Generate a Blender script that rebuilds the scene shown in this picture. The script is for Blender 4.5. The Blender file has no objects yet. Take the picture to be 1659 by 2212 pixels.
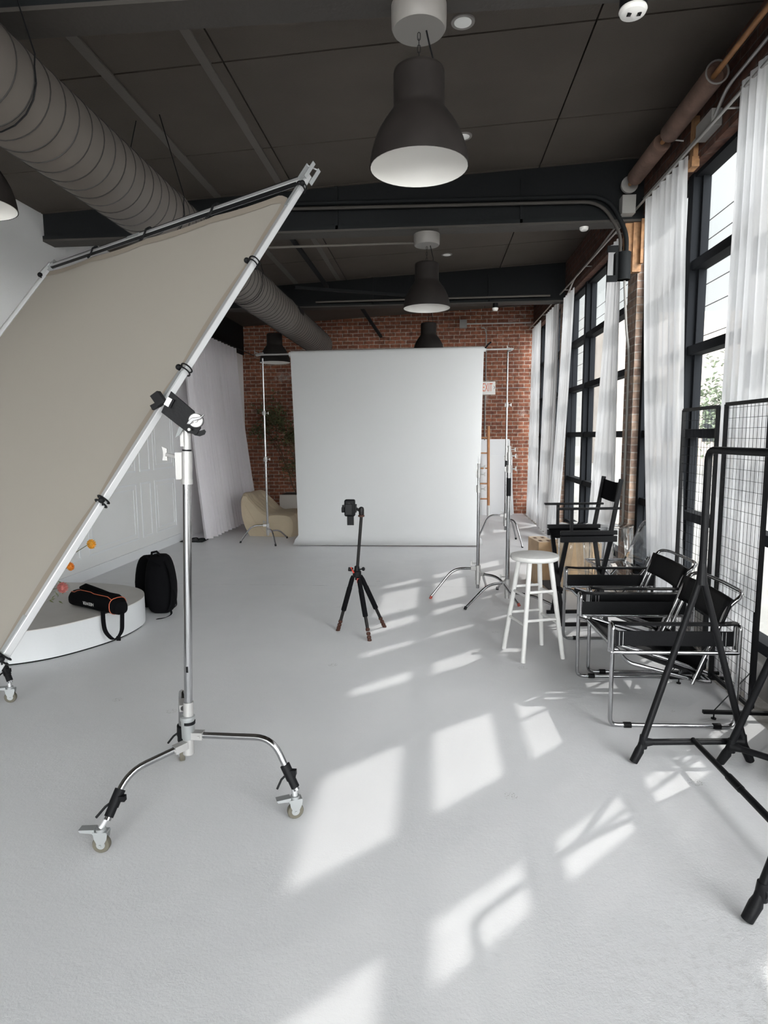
import bpy, math, random
from mathutils import Vector, Matrix
V = Vector
PI = math.pi
rnd = random.Random(7)
scene = bpy.context.scene
COL = scene.collection

# ------------------------------------------------------------------ mesh builder
class MB:
    def __init__(s): s.v = []; s.f = []
    def add(s, vs, fs):
        o = len(s.v); s.v += [tuple(v) for v in vs]; s.f += [tuple(i + o for i in f) for f in fs]; return s
    def box(s, c, d, R=None):
        c = V(c); hx, hy, hz = d[0] / 2, d[1] / 2, d[2] / 2
        p = [V((x, y, z)) for x in (-hx, hx) for y in (-hy, hy) for z in (-hz, hz)]
        if R is not None: p = [R @ q for q in p]
        return s.add([c + q for q in p], [(0, 1, 3, 2), (4, 6, 7, 5), (0, 4, 5, 1), (2, 3, 7, 6), (0, 2, 6, 4), (1, 5, 7, 3)])
    def bb(s, x0, x1, y0, y1, z0, z1):
        return s.box(((x0 + x1) / 2, (y0 + y1) / 2, (z0 + z1) / 2), (abs(x1 - x0), abs(y1 - y0), abs(z1 - z0)))
    def beam(s, a, b, w, h, up=(0, 0, 1)):
        a = V(a); b = V(b); d = (b - a); L = d.length; d.normalize(); up = V(up)
        sx = d.cross(up)
        if sx.length < 1e-4: sx = d.cross(V((0, 1, 0)))
        sx.normalize(); u = sx.cross(d)
        p = []
        for q in (a, b):
            for i, j in ((-1, -1), (1, -1), (1, 1), (-1, 1)): p.append(q + sx * (i * w / 2) + u * (j * h / 2))
        return s.add(p, [(3, 2, 1, 0), (4, 5, 6, 7), (0, 1, 5, 4), (1, 2, 6, 5), (2, 3, 7, 6), (3, 0, 4, 7)])
    def cyl(s, a, b, r, r2=None, n=20, cap=True):
        if r2 is None: r2 = r
        a = V(a); b = V(b); d = (b - a).normalized()
        x = d.orthogonal().normalized(); y = d.cross(x)
        p = []
        for q, rr in ((a, r), (b, r2)):
            for i in range(n):
                t = 2 * PI * i / n; p.append(q + x * (rr * math.cos(t)) + y * (rr * math.sin(t)))
        fs = [(i, (i + 1) % n, n + (i + 1) % n, n + i) for i in range(n)]
        if cap: fs += [tuple(range(n))[::-1], tuple(range(n, 2 * n))]
        return s.add(p, fs)
    def tube(s, pts, r, n=12, closed=False, cap=True):
        pts = [V(p) for p in pts]; m = len(pts)
        rs = r if isinstance(r, (list, tuple)) else [r] * m
        def tan(i):
            if closed: return (pts[(i + 1) % m] - pts[i - 1]).normalized()
            if i == 0: return (pts[1] - pts[0]).normalized()
            if i == m - 1: return (pts[-1] - pts[-2]).normalized()
            return ((pts[i + 1] - pts[i]).normalized() + (pts[i] - pts[i - 1]).normalized()).normalized()
        t0 = tan(0); x = t0.orthogonal().normalized(); vs = []
        for i in range(m):
            t = tan(i); x = (x - t * x.dot(t)).normalized(); y = t.cross(x)
            for k in range(n):
                a = 2 * PI * k / n; vs.append(pts[i] + x * (rs[i] * math.cos(a)) + y * (rs[i] * math.sin(a)))
        fs = []
        for i in range(m if closed else m - 1):
            j = (i + 1) % m
            for k in range(n): fs.append((i * n + k, i * n + (k + 1) % n, j * n + (k + 1) % n, j * n + k))
        if cap and not closed: fs += [tuple(range(n))[::-1], tuple(range((m - 1) * n, m * n))]
        return s.add(vs, fs)
    def lathe(s, prof, o=(0, 0, 0), n=32, axis=(0, 0, 1)):
        ax = V(axis).normalized(); x = V((1, 0, 0)) if abs(ax.z) > .99 else ax.orthogonal().normalized(); y = ax.cross(x); o = V(o)
        vs = []
        for r, z in prof:
            for i in range(n):
                t = 2 * PI * i / n; vs.append(o + ax * z + x * (r * math.cos(t)) + y * (r * math.sin(t)))
        fs = []
        for j in range(len(prof) - 1):
            for i in range(n): fs.append((j * n + i, j * n + (i + 1) % n, (j + 1) * n + (i + 1) % n, (j + 1) * n + i))
        if prof[0][0] > 1e-5: fs.append(tuple(range(n))[::-1])
        if prof[-1][0] > 1e-5: fs.append(tuple(range((len(prof) - 1) * n, len(prof) * n)))
        return s.add(vs, fs)
    def shell(s, prof, o=(0, 0, 0), n=40):   # lathe without caps
        o = V(o); vs = []
        for r, z in prof:
            for i in range(n):
                t = 2 * PI * i / n; vs.append(o + V((r * math.cos(t), r * math.sin(t), z)))
        return s.add(vs, [(j * n + i, j * n + (i + 1) % n, (j + 1) * n + (i + 1) % n, (j + 1) * n + i) for j in range(len(prof) - 1) for i in range(n)])
    def prism(s, poly, z0, z1):
        n = len(poly)
        vs = [(x, y, z0) for x, y in poly] + [(x, y, z1) for x, y in poly]
        return s.add(vs, [tuple(range(n))[::-1], tuple(range(n, 2 * n))] + [(i, (i + 1) % n, n + (i + 1) % n, n + i) for i in range(n)])
    def plate(s, pts, off):                  # 3d polygon extruded by vector
        pts = [V(p) for p in pts]; off = V(off); n = len(pts)
        return s.add(pts + [p + off for p in pts], [tuple(range(n))[::-1], tuple(range(n, 2 * n))] + [(i, (i + 1) % n, n + (i + 1) % n, n + i) for i in range(n)])
    def ball(s, c, r, n=14, sq=(1, 1, 1)):
        c = V(c); vs = []; m = n // 2
        for j in range(m + 1):
            a = PI * j / m
            for i in range(n):
                t = 2 * PI * i / n; vs.append(c + V((r * sq[0] * math.sin(a) * math.cos(t), r * sq[1] * math.sin(a) * math.sin(t), r * sq[2] * math.cos(a))))
        return s.add(vs, [(j * n + i, (j + 1) * n + i, (j + 1) * n + (i + 1) % n, j * n + (i + 1) % n) for j in range(m) for i in range(n)])
    def grid(s, P, closed=False):            # P[i][j] points
        n = len(P); m = len(P[0])
        vs = [p for row in P for p in row]
        return s.add(vs, [(i * m + j, i * m + j + 1, ((i + 1) % n) * m + j + 1, ((i + 1) % n) * m + j) for i in range(n if closed else n - 1) for j in range(m - 1)])
    def build(s, name, mat, parent=None, ang=35, world=False, bevel=0, solid=0, sub=0):
        vs = s.v
        if parent is not None and world:
            inv = parent.matrix_basis.inverted(); vs = [tuple(inv @ V(v)) for v in vs]
        me = bpy.data.meshes.new(name); me.from_pydata(vs, [], s.f); me.validate(); me.update()
        me.polygons.foreach_set('use_smooth', [True] * len(me.polygons))
        me.set_sharp_from_angle(angle=math.radians(ang))
        me.materials.append(mat)
        o = bpy.data.objects.new(name, me); COL.objects.link(o)
        if parent is not None: o.parent = parent
        if solid:
            m = o.modifiers.new('t', 'SOLIDIFY'); m.thickness = solid; m.offset = 0
        if bevel:
            m = o.modifiers.new('b', 'BEVEL'); m.width = bevel; m.segments = 2; m.limit_method = 'ANGLE'
        if sub:
            m = o.modifiers.new('s', 'SUBSURF'); m.levels = sub; m.render_levels = sub
        return o

def fillet(pts, r, n=5, closed=False):
    pts = [V(p) for p in pts]; out = []
    N = len(pts)
    for i in range(N):
        if not closed and i in (0, N - 1): out.append(pts[i]); continue
        a = pts[i - 1]; b = pts[i]; c = pts[(i + 1) % N]
        u = (a - b); w = (c - b); rr = min(r, u.length * .49, w.length * .49)
        p = b + u.normalized() * rr; q = b + w.normalized() * rr
        for k in range(n + 1):
            t = k / n; out.append(p * (1 - t) ** 2 + b * (2 * t * (1 - t)) + q * t * t)
    return out

def thing(name, label, cat, loc=(0, 0, 0), rz=0, group=None):
    o = bpy.data.objects.new(name, None); COL.objects.link(o)
    o.location = loc; o.rotation_euler = (0, 0, rz); o.empty_display_size = .1
    o.matrix_basis = Matrix.Translation(V(loc)) @ Matrix.Rotation(rz, 4, 'Z')
    o['label'] = label; o['category'] = cat
    if group: o['group'] = group
    return o
def tag(o, label, cat, group=None, kind=None):
    o['label'] = label; o['category'] = cat
    if group: o['group'] = group
    if kind: o['kind'] = kind
    return o
def struct(o): o['kind'] = 'structure'; return o
def dup(root, loc, rz, label, group=None):
    r = root.copy(); COL.objects.link(r); r.location = loc; r.rotation_euler = (0, 0, rz); r['label'] = label
    if group: r['group'] = group
    for ch in root.children:
        c = ch.copy(); COL.objects.link(c); c.parent = r
        for g in ch.children:
            d = g.copy(); COL.objects.link(d); d.parent = c
    return r

# ------------------------------------------------------------------ materials
def newmat(name):
    m = bpy.data.materials.new(name); m.use_nodes = True; nt = m.node_tree; nt.nodes.clear()
    out = nt.nodes.new('ShaderNodeOutputMaterial'); return m, nt, out
def N(nt, t, **k):
    n = nt.nodes.new(t)
    for a, b in k.items(): setattr(n, a, b)
    return n
def L(nt, a, b): nt.links.new(a, b)
def pbr(name, col, rough=.5, metal=0, bump=0, bscale=50, var=0, vscale=5, spec=.5, detail=4):
    m, nt, out = newmat(name)
    p = N(nt, 'ShaderNodeBsdfPrincipled'); L(nt, p.outputs[0], out.inputs[0])
    p.inputs['Roughness'].default_value = rough; p.inputs['Metallic'].default_value = metal
    p.inputs['Specular IOR Level'].default_value = spec
    tc = N(nt, 'ShaderNodeTexCoord')
    if var:
        no = N(nt, 'ShaderNodeTexNoise'); no.inputs['Scale'].default_value = vscale; no.inputs['Detail'].default_value = 5
        L(nt, tc.outputs['Object'], no.inputs['Vector'])
        r = N(nt, 'ShaderNodeValToRGB'); r.color_ramp.elements[0].position = .3; r.color_ramp.elements[1].position = .7
        r.color_ramp.elements[0].color = [c * (1 - var) for c in col] + [1]; r.color_ramp.elements[1].color = [min(1, c * (1 + var)) for c in col] + [1]
        L(nt, no.outputs['Fac'], r.inputs[0]); L(nt, r.outputs[0], p.inputs['Base Color'])
    else: p.inputs['Base Color'].default_value = (*col, 1)
    if bump:
        no = N(nt, 'ShaderNodeTexNoise'); no.inputs['Scale'].default_value = bscale; no.inputs['Detail'].default_value = detail
        L(nt, tc.outputs['Object'], no.inputs['Vector'])
        b = N(nt, 'ShaderNodeBump'); b.inputs['Strength'].default_value = bump; b.inputs['Distance'].default_value = .01
        L(nt, no.outputs['Fac'], b.inputs['Height']); L(nt, b.outputs[0], p.inputs['Normal'])
    return m

def floor_mat():
    m, nt, out = newmat('floor_paint')
    p = N(nt, 'ShaderNodeBsdfPrincipled'); L(nt, p.outputs[0], out.inputs[0])
    tc = N(nt, 'ShaderNodeTexCoord'); P = tc.outputs['Object']
    sep = N(nt, 'ShaderNodeSeparateXYZ'); L(nt, P, sep.inputs[0])
    def noise(s, d=4, r=.6):
        n = N(nt, 'ShaderNodeTexNoise'); n.inputs['Scale'].default_value = s; n.inputs['Detail'].default_value = d; n.inputs['Roughness'].default_value = r
        L(nt, P, n.inputs['Vector']); return n.outputs['Fac']
    def mth(op, a, b=None, c=None):
        n = N(nt, 'ShaderNodeMath', operation=op)
        for i, q in enumerate((a, b, c)):
            if q is None: continue
            if isinstance(q, (int, float)): n.inputs[i].default_value = q
            else: L(nt, q, n.inputs[i])
        return n.outputs[0]
    def ramp(x, a, b):
        n = N(nt, 'ShaderNodeMapRange'); n.inputs[1].default_value = a; n.inputs[2].default_value = b; L(nt, x, n.inputs[0]); return n.outputs[0]
    def mix(f, a, b):
        n = N(nt, 'ShaderNodeMix', data_type='RGBA')
        L(nt, f, n.inputs[0])
        for i, q in ((6, a), (7, b)):
            if isinstance(q, tuple): n.inputs[i].default_value = (*q, 1)
            else: L(nt, q, n.inputs[i])
        return n.outputs[2]
    base = mix(ramp(noise(.9, 5), .3, .7), (.69, .69, .71), (.735, .735, .75))
    # small chips in the paint
    vor = N(nt, 'ShaderNodeTexVoronoi'); vor.inputs['Scale'].default_value = 2.2; L(nt, P, vor.inputs['Vector'])
    n2 = noise(60, 3)
    spot = mth('MULTIPLY', mth('LESS_THAN', vor.outputs['Distance'], .075), mth('GREATER_THAN', noise(110, 5, .7), .56))
    col = mix(mth('MULTIPLY', spot, .55), base, (.2, .19, .18))
    # slab joint across the room
    sj = mth('LESS_THAN', mth('ABSOLUTE', mth('SUBTRACT', mth('ADD', sep.outputs[1], mth('MULTIPLY', noise(3, 2), .02)), 6.56)), .004)
    sj = mth('MULTIPLY', sj, ramp(noise(6, 2), .4, .6))
    col = mix(mth('MULTIPLY', sj, .6), col, (.2, .19, .18))
    # bare concrete strip along the window wall
    edge = mth('GREATER_THAN', mth('ADD', sep.outputs[0], mth('MULTIPLY', noise(5, 6), .10)), 1.86)
    col = mix(edge, col, mix(ramp(noise(14, 6), .35, .65), (.34, .31, .28), (.62, .60, .57)))
    # worn area near the foreground right
    d1 = mth('POWER', mth('SUBTRACT', sep.outputs[0], .85), 2.0); d2 = mth('POWER', mth('SUBTRACT', sep.outputs[1], 1.62), 2.0)
    d1 = mth('MULTIPLY', mth('ABSOLUTE', mth('SUBTRACT', sep.outputs[0], .85)), mth('ABSOLUTE', mth('SUBTRACT', sep.outputs[0], .85)))
    d2 = mth('MULTIPLY', mth('ABSOLUTE', mth('SUBTRACT', sep.outputs[1], 1.62)), mth('ABSOLUTE', mth('SUBTRACT', sep.outputs[1], 1.62)))
    dd = mth('SQRT', mth('ADD', d1, d2))
    worn = mth('MULTIPLY', ramp(dd, .55, .0), ramp(noise(26, 7, .75), .5, .72))
    col = mix(mth('MULTIPLY', worn, .45), col, (.28, .27, .26))
    L(nt, col, p.inputs['Base Color'])
    # round cover outline
    r1 = mth('SQRT', mth('ADD', mth('MULTIPLY', mth('SUBTRACT', sep.outputs[0], -.5), mth('SUBTRACT', sep.outputs[0], -.5)), mth('MULTIPLY', mth('SUBTRACT', sep.outputs[1], 2.42), mth('SUBTRACT', sep.outputs[1], 2.42))))
    ring = mth('LESS_THAN', mth('ABSOLUTE', mth('SUBTRACT', r1, .225)), .003)
    h = mth('ADD', mth('MULTIPLY', noise(90, 5, .7), .42), mth('MULTIPLY', noise(9, 6, .72), .9))
    h = mth('SUBTRACT', h, mth('MULTIPLY', ring, .9)); h = mth('SUBTRACT', h, mth('MULTIPLY', sj, .8)); h = mth('SUBTRACT', h, mth('MULTIPLY', spot, .8))
    h = mth('ADD', h, mth('MULTIPLY', mth('MULTIPLY', ramp(dd, .8, .0), noise(45, 6, .8)), 1.2))
    b = N(nt, 'ShaderNodeBump'); b.inputs['Strength'].default_value = .42; b.inputs['Distance'].default_value = .008
    L(nt, h, b.inputs['Height']); L(nt, b.outputs[0], p.inputs['Normal'])
    L(nt, ramp(noise(4, 3), -.6, 1.8), p.inputs['Roughness'])
    p.inputs['Specular IOR Level'].default_value = .45
    return m

def brick_mat(name, c1, c2, mortar, dark=1.0, patch=0.3):
    m, nt, out = newmat(name)
    p = N(nt, 'ShaderNodeBsdfPrincipled'); L(nt, p.outputs[0], out.inputs[0]); p.inputs['Roughness'].default_value = .85
    p.inputs['Specular IOR Level'].default_value = .2
    tc = N(nt, 'ShaderNodeTexCoord'); sep = N(nt, 'ShaderNodeSeparateXYZ'); L(nt, tc.outputs['Object'], sep.inputs[0])
    ad = N(nt, 'ShaderNodeMath', operation='ADD'); L(nt, sep.outputs[0], ad.inputs[0]); L(nt, sep.outputs[1], ad.inputs[1])
    cb = N(nt, 'ShaderNodeCombineXYZ'); L(nt, ad.outputs[0], cb.inputs[0]); L(nt, sep.outputs[2], cb.inputs[1])
    no0 = N(nt, 'ShaderNodeTexNoise'); no0.inputs['Scale'].default_value = 9; L(nt, tc.outputs['Object'], no0.inputs['Vector'])
    vm = N(nt, 'ShaderNodeVectorMath', operation='SCALE'); L(nt, no0.outputs['Color'], vm.inputs[0]); vm.inputs['Scale'].default_value = .012
    va = N(nt, 'ShaderNodeVectorMath', operation='ADD'); L(nt, cb.outputs[0], va.inputs[0]); L(nt, vm.outputs[0], va.inputs[1])
    br = N(nt, 'ShaderNodeTexBrick'); L(nt, va.outputs[0], br.inputs['Vector'])
    br.inputs['Scale'].default_value = 1; br.inputs['Brick Width'].default_value = .215; br.inputs['Row Height'].default_value = .075
    br.inputs['Mortar Size'].default_value = .006; br.inputs['Mortar Smooth'].default_value = .2; br.inputs['Bias'].default_value = 0
    br.inputs['Color1'].default_value = (*c1, 1); br.inputs['Color2'].default_value = (*c2, 1); br.inputs['Mortar'].default_value = (*mortar, 1)
    no = N(nt, 'ShaderNodeTexNoise'); no.inputs['Scale'].default_value = 2.3; no.inputs['Detail'].default_value = 8; no.inputs['Roughness'].default_value = .7
    L(nt, tc.outputs['Object'], no.inputs['Vector'])
    rp = N(nt, 'ShaderNodeValToRGB'); rp.color_ramp.elements[0].position = .6; rp.color_ramp.elements[1].position = .76
    rp.color_ramp.elements[1].color = (patch, patch, patch, 1); rp.color_ramp.elements[0].color = (0, 0, 0, 1)
    L(nt, no.outputs['Fac'], rp.inputs[0])
    mx = N(nt, 'ShaderNodeMix', data_type='RGBA'); L(nt, rp.outputs[0], mx.inputs[0]); L(nt, br.outputs['Color'], mx.inputs[6]); mx.inputs[7].default_value = (.5, .45, .42, 1)
    n3 = N(nt, 'ShaderNodeTexNoise'); n3.inputs['Scale'].default_value = 16; n3.inputs['Detail'].default_value = 6; L(nt, tc.outputs['Object'], n3.inputs['Vector'])
    mr = N(nt, 'ShaderNodeMapRange'); mr.inputs[1].default_value = .3; mr.inputs[2].default_value = .7; mr.inputs[3].default_value = .6; mr.inputs[4].default_value = 1.3
    L(nt, n3.outputs['Fac'], mr.inputs[0])
    sc = N(nt, 'ShaderNodeVectorMath', operation='SCALE'); L(nt, mx.outputs[2], sc.inputs[0]); L(nt, mr.outputs[0], sc.inputs['Scale'])
    L(nt, sc.outputs[0], p.inputs['Base Color'])
    b = N(nt, 'ShaderNodeBump'); b.inputs['Strength'].default_value = .7; b.inputs['Distance'].default_value = .008
    sb = N(nt, 'ShaderNodeMath', operation='SUBTRACT'); L(nt, n3.outputs['Fac'], sb.inputs[0]); L(nt, br.outputs['Fac'], sb.inputs[1])
    L(nt, sb.outputs[0], b.inputs['Height']); L(nt, b.outputs[0], p.inputs['Normal'])
    return m

def sheer(name, col, tr=.22, tl=.5):
    m, nt, out = newmat(name)
    d = N(nt, 'ShaderNodeBsdfDiffuse'); d.inputs[0].default_value = (*col, 1)
    t = N(nt, 'ShaderNodeBsdfTranslucent'); t.inputs[0].default_value = (*col, 1)
    q = N(nt, 'ShaderNodeBsdfTransparent')
    a = N(nt, 'ShaderNodeMixShader'); a.inputs[0].default_value = tl; L(nt, d.outputs[0], a.inputs[1]); L(nt, t.outputs[0], a.inputs[2])
    b = N(nt, 'ShaderNodeMixShader'); b.inputs[0].default_value = tr; L(nt, a.outputs[0], b.inputs[1]); L(nt, q.outputs[0], b.inputs[2])
    L(nt, b.outputs[0], out.inputs[0]); return m
def glass(name, tint=(.955, .965, .96), refl=.5):
    m, nt, out = newmat(name)
    q = N(nt, 'ShaderNodeBsdfTransparent'); q.inputs[0].default_value = (*tint, 1)
    g = N(nt, 'ShaderNodeBsdfGlossy'); g.inputs['Roughness'].default_value = .02
    ge = N(nt, 'ShaderNodeNewGeometry'); dt = N(nt, 'ShaderNodeVectorMath', operation='DOT_PRODUCT')
    L(nt, ge.outputs['Normal'], dt.inputs[0]); L(nt, ge.outputs['Incoming'], dt.inputs[1])
    ab = N(nt, 'ShaderNodeMath', operation='ABSOLUTE'); L(nt, dt.outputs['Value'], ab.inputs[0])
    iv = N(nt, 'ShaderNodeMath', operation='SUBTRACT'); iv.inputs[0].default_value = 1; L(nt, ab.outputs[0], iv.inputs[1])
    pw = N(nt, 'ShaderNodeMath', operation='POWER'); L(nt, iv.outputs[0], pw.inputs[0]); pw.inputs[1].default_value = 5
    k = N(nt, 'ShaderNodeMath', operation='MULTIPLY_ADD'); L(nt, pw.outputs[0], k.inputs[0]); k.inputs[1].default_value = .9 * refl; k.inputs[2].default_value = .045 * refl
    b = N(nt, 'ShaderNodeMixShader'); L(nt, k.outputs[0], b.inputs[0]); L(nt, q.outputs[0], b.inputs[1]); L(nt, g.outputs[0], b.inputs[2])
    L(nt, b.outputs[0], out.inputs[0]); return m

M = {}
M['floor'] = floor_mat()
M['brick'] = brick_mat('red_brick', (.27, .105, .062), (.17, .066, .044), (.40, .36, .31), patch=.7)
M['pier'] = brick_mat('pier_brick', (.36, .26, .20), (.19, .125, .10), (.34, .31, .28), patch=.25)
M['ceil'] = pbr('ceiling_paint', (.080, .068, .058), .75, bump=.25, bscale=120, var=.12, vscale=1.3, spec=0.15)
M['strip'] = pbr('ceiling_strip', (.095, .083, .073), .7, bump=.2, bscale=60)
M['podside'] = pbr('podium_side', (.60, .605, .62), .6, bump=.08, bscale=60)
M['brickd'] = brick_mat('dirty_backlit_brick', (.105, .05, .036), (.07, .036, .028), (.10, .085, .075), patch=.12)  # dirty brick, darkened further for the backlit shade above the windows
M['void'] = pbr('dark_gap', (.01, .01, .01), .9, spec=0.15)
M['beam'] = pbr('beam_paint', (.010, .011, .012), .7, bump=.2, bscale=30, spec=0.15)
M['flange'] = pbr('flange_paint', (.055, .05, .046), .6, bump=.2, bscale=30, spec=0.15)
M['white'] = pbr('white_wall_paint', (.80, .80, .80), .6, bump=.12, bscale=60)
M['whitep'] = pbr('white_panel_paint', (.80, .81, .83), .45, bump=.05, bscale=40)
M['black'] = pbr('black_metal', (.007, .007, .008), .42, bump=.1, bscale=90, spec=.14)
M['frame'] = pbr('window_frame_paint', (.010, .011, .013), .75, spec=.06)
M['lamp'] = pbr('lamp_shade_paint', (.019, .016, .015), .6, var=.15, vscale=8, spec=0.15)
M['lampin'] = pbr('lamp_lining', (.78, .76, .73), .5)
M['canopy'] = pbr('lamp_canopy', (.20, .185, .175), .5)
M['duct'] = pbr('duct_paint', (.118, .103, .092), .65, var=.1, vscale=3)
M['seamline'] = pbr('duct_seam', (.02, .018, .017), .7)
M['chrome'] = pbr('chrome', (.40, .40, .41), .14, 1)
M['steel'] = pbr('brushed_steel', (.40, .39, .385), .42, .45, bump=.05, bscale=200)
M['alu'] = pbr('aluminium_tube', (.50, .50, .51), .4, .5)
M['zinc'] = pbr('zinc_plate', (.36, .37, .375), .42, .5)
M['rubber'] = pbr('grey_rubber', (.10, .09, .068), .7)
M['blackp'] = pbr('black_plastic', (.007, .007, .008), .5, spec=.12)
M['nylon'] = pbr('black_nylon', (.004, .004, .005), .8, bump=.3, bscale=300, spec=.08)
M['leather'] = pbr('black_leather', (.006, .006, .007), .5, bump=.15, bscale=140, spec=.12)
M['canvas'] = pbr('black_canvas', (.006, .006, .007), .9, bump=.3, bscale=400, spec=.05)
M['scrim'] = pbr('scrim_fabric', (.325, .297, .265), .9, bump=.15, bscale=500, spec=.1)
M['hem'] = pbr('scrim_hem', (.262, .225, .19), .9, bump=.15, bscale=500, spec=.1)
M['paper'] = pbr('backdrop_paper', (.56, .56, .565), .8, bump=.04, bscale=3, spec=.2)
M['sheer'] = sheer('sheer_curtain', (.76, .76, .78), .10, .5)
M['heavy'] = sheer('grey_curtain', (.80, .77, .80), .02, .25)
M['glass'] = glass('window_glass')
M['acryl'] = glass('clear_acrylic', (.92, .93, .94), 1.6)
M['stool'] = pbr('white_stool_paint', (.64, .63, .62), .6, bump=.25, bscale=70, var=.05, vscale=12)
M['wood'] = pbr('pine_wood', (.50, .30, .16), .55, var=.15, vscale=14)
M['ply'] = pbr('plywood', (.50, .34, .20), .6, var=.12, vscale=9)
M['plyt'] = pbr('plywood_top', (.66, .52, .38), .6, var=.06, vscale=9)
M['hole'] = pbr('hole_dark', (.10, .045, .02), .8)
M['ladder'] = pbr('ladder_wood', (.44, .20, .085), .5, var=.12, vscale=9)
M['lumber'] = pbr('raw_lumber', (.30, .155, .07), .7, var=.4, vscale=16)
M['pipe'] = pbr('pipe_insulation', (.13, .075, .055), .85, bump=.4, bscale=25, var=.3, vscale=7)
M['copper'] = pbr('rusty_pipe', (.32, .15, .06), .6, var=.2, vscale=12)
M['conduit'] = pbr('conduit_steel', (.42, .41, .40), .4, .7)
M['greybox'] = pbr('junction_box', (.26, .25, .24), .55)
M['sofa'] = pbr('cream_leather', (.47, .39, .28), .6, bump=1.0, bscale=6, var=.06, vscale=3, detail=3)
M['planter'] = pbr('planter_grey', (.60, .56, .51), .6)
M['soil'] = pbr('soil', (.04, .035, .028), .95, bump=.8, bscale=60)
M['leaf'] = pbr('dark_leaf', (.11, .125, .05), .5, var=.45, vscale=4)
M['leaf2'] = pbr('tree_leaf', (.10, .13, .08), .6, var=.4, vscale=2)
M['bark'] = pbr('bark', (.11, .07, .045), .85, bump=.4, bscale=40)
M['orange'] = pbr('orange_petals', (.80, .28, .03), .6, var=.25, vscale=60)
M['yellow'] = pbr('yellow_petals', (.82, .42, .05), .6, var=.2, vscale=60)
M['pink'] = pbr('pink_petals', (.62, .22, .20), .6, var=.3, vscale=50)
M['piping'] = pbr('orange_piping', (.55, .13, .06), .6)
M['red'] = pbr('red_plastic', (.42, .03, .015), .5)
M['redtip'] = pbr('red_cap', (.30, .035, .02), .6)
M['letter'] = pbr('white_letters', (.6, .6, .6), .5)
M['exitw'] = pbr('sign_white', (.80, .78, .75), .4)
M['exitr'] = pbr('sign_red', (.72, .18, .10), .5)
M['bulb'] = pbr('lamp_glass_white', (.82, .82, .80), .3)
M['asph'] = pbr('outdoor_pavement', (.22, .22, .21), .8, var=.1, vscale=1)
M['bldg'] = pbr('outdoor_building', (.20, .175, .155), .85, var=.12, vscale=1.2)
M['tripodtube'] = pbr('tripod_tube', (.012, .011, .011), .4, spec=.15)
M['bronze'] = pbr('tripod_lock', (.05, .022, .016), .5, spec=0.15)

# ------------------------------------------------------------------ setting
XW, XG, XL, YB, YF = 1.95, 2.09, -3.95, 12.93, -9.0
def zc(x): return 4.05 + .05 * x
ZT = 4.6
o = MB().bb(XL - .25, XG + .2, YF - .2, YB + .25, -.2, 0).build('floor', M['floor']); struct(o)

# bays of the window wall: three panes wide, five high
bays = []
far = 6.43
for k in (2, 1, 0, -1, -2, -3): bays.append((far + 3.45 * k - 3.15, far + 3.45 * k))
ROWS = [.27, .94, 1.60, 2.26, 2.92, 3.62]
mb = MB(); pm = MB()
prev = YB + .2
for (y0, y1) in bays:
    y1c = min(y1, YB)
    if prev > y1c: pm.bb(XW, XG + .07, y1c, prev, 0, 3.62)
    prev = y0
pm.bb(XW, XG + .07, YF, prev, 0, 3.62)
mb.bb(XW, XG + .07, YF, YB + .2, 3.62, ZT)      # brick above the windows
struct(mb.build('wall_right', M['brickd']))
struct(pm.build('trim_1', M['pier']))
sill = MB().bb(XW + .03, XG + .2, YF, YB, 0, .2)
struct(sill.build('trim_2', M['greybox']))
struct(MB().bb(XL - .2, XG + .2, YB, YB + .25, 0, ZT).build('wall_back', M['brick']))
struct(MB().bb(XL - .2, XL, YF, YB, 0, ZT).build('wall_left', M['white']))
# unseen wall behind the camera: wide windows added to fill the room with light
mb = MB(); mb.bb(XL, XW, YF - .2, YF, 0, .1); mb.bb(XL, XW, YF - .2, YF, 3.85, ZT)
mb.bb(XL, XL + .2, YF - .2, YF, .1, 3.85); mb.bb(XW - .2, XW, YF - .2, YF, .1, 3.85)
struct(mb.build('wall_front', M['white']))
fr = MB()
for i in range(1, 5): fr.bb(XL + .2 + i * 1.1 - .03, XL + .2 + i * 1.1 + .03, YF - .12, YF - .05, .1, 3.85)
for z in (1.4, 2.5): fr.bb(XL + .2, XW - .2, YF - .12, YF - .05, z - .03, z + .03)
wf = struct(fr.build('window_8', M['frame']))
MB().bb(XL + .2, XW - .2, YF - .09, YF - .085, .1, 3.85).build('pane', M['glass'], wf)

for bi, (y0, y1) in enumerate(bays):
    w = (y1 - y0) / 3; f = MB()
    for i in range(4):
        y = y1 - i * w; h = .05
        if i == 0: a, b = y - .07, y
        elif i == 3: a, b = y, y + .07
        else: a, b = y - h, y + h
        if a > YB: continue
        f.bb(XG - .075, XG + .06, a, min(b, YB), .2, 3.62)
    for z in ROWS:
        f.bb(XG - .06, XG + .05, y0, min(y1, YB), z - .035, z + .035)
    for i in range(3):                            # inner sash of every pane
        for j in range(5):
            a = y1 - (i + 1) * w + .055; b = y1 - i * w - .055
            if b > YB: b = YB - .02
            for yy in (a + .012, b - .012): f.bb(XG - .012, XG + .035, yy - .012, yy + .012, ROWS[j] + .03, ROWS[j + 1] - .03)
    wo = struct(f.build('window_%d' % (bi + 1), M['frame']))
    MB().bb(XG - .003, XG + .003, y0, min(y1, YB), .2, 3.62).build('pane', M['glass'], wo)

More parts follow.
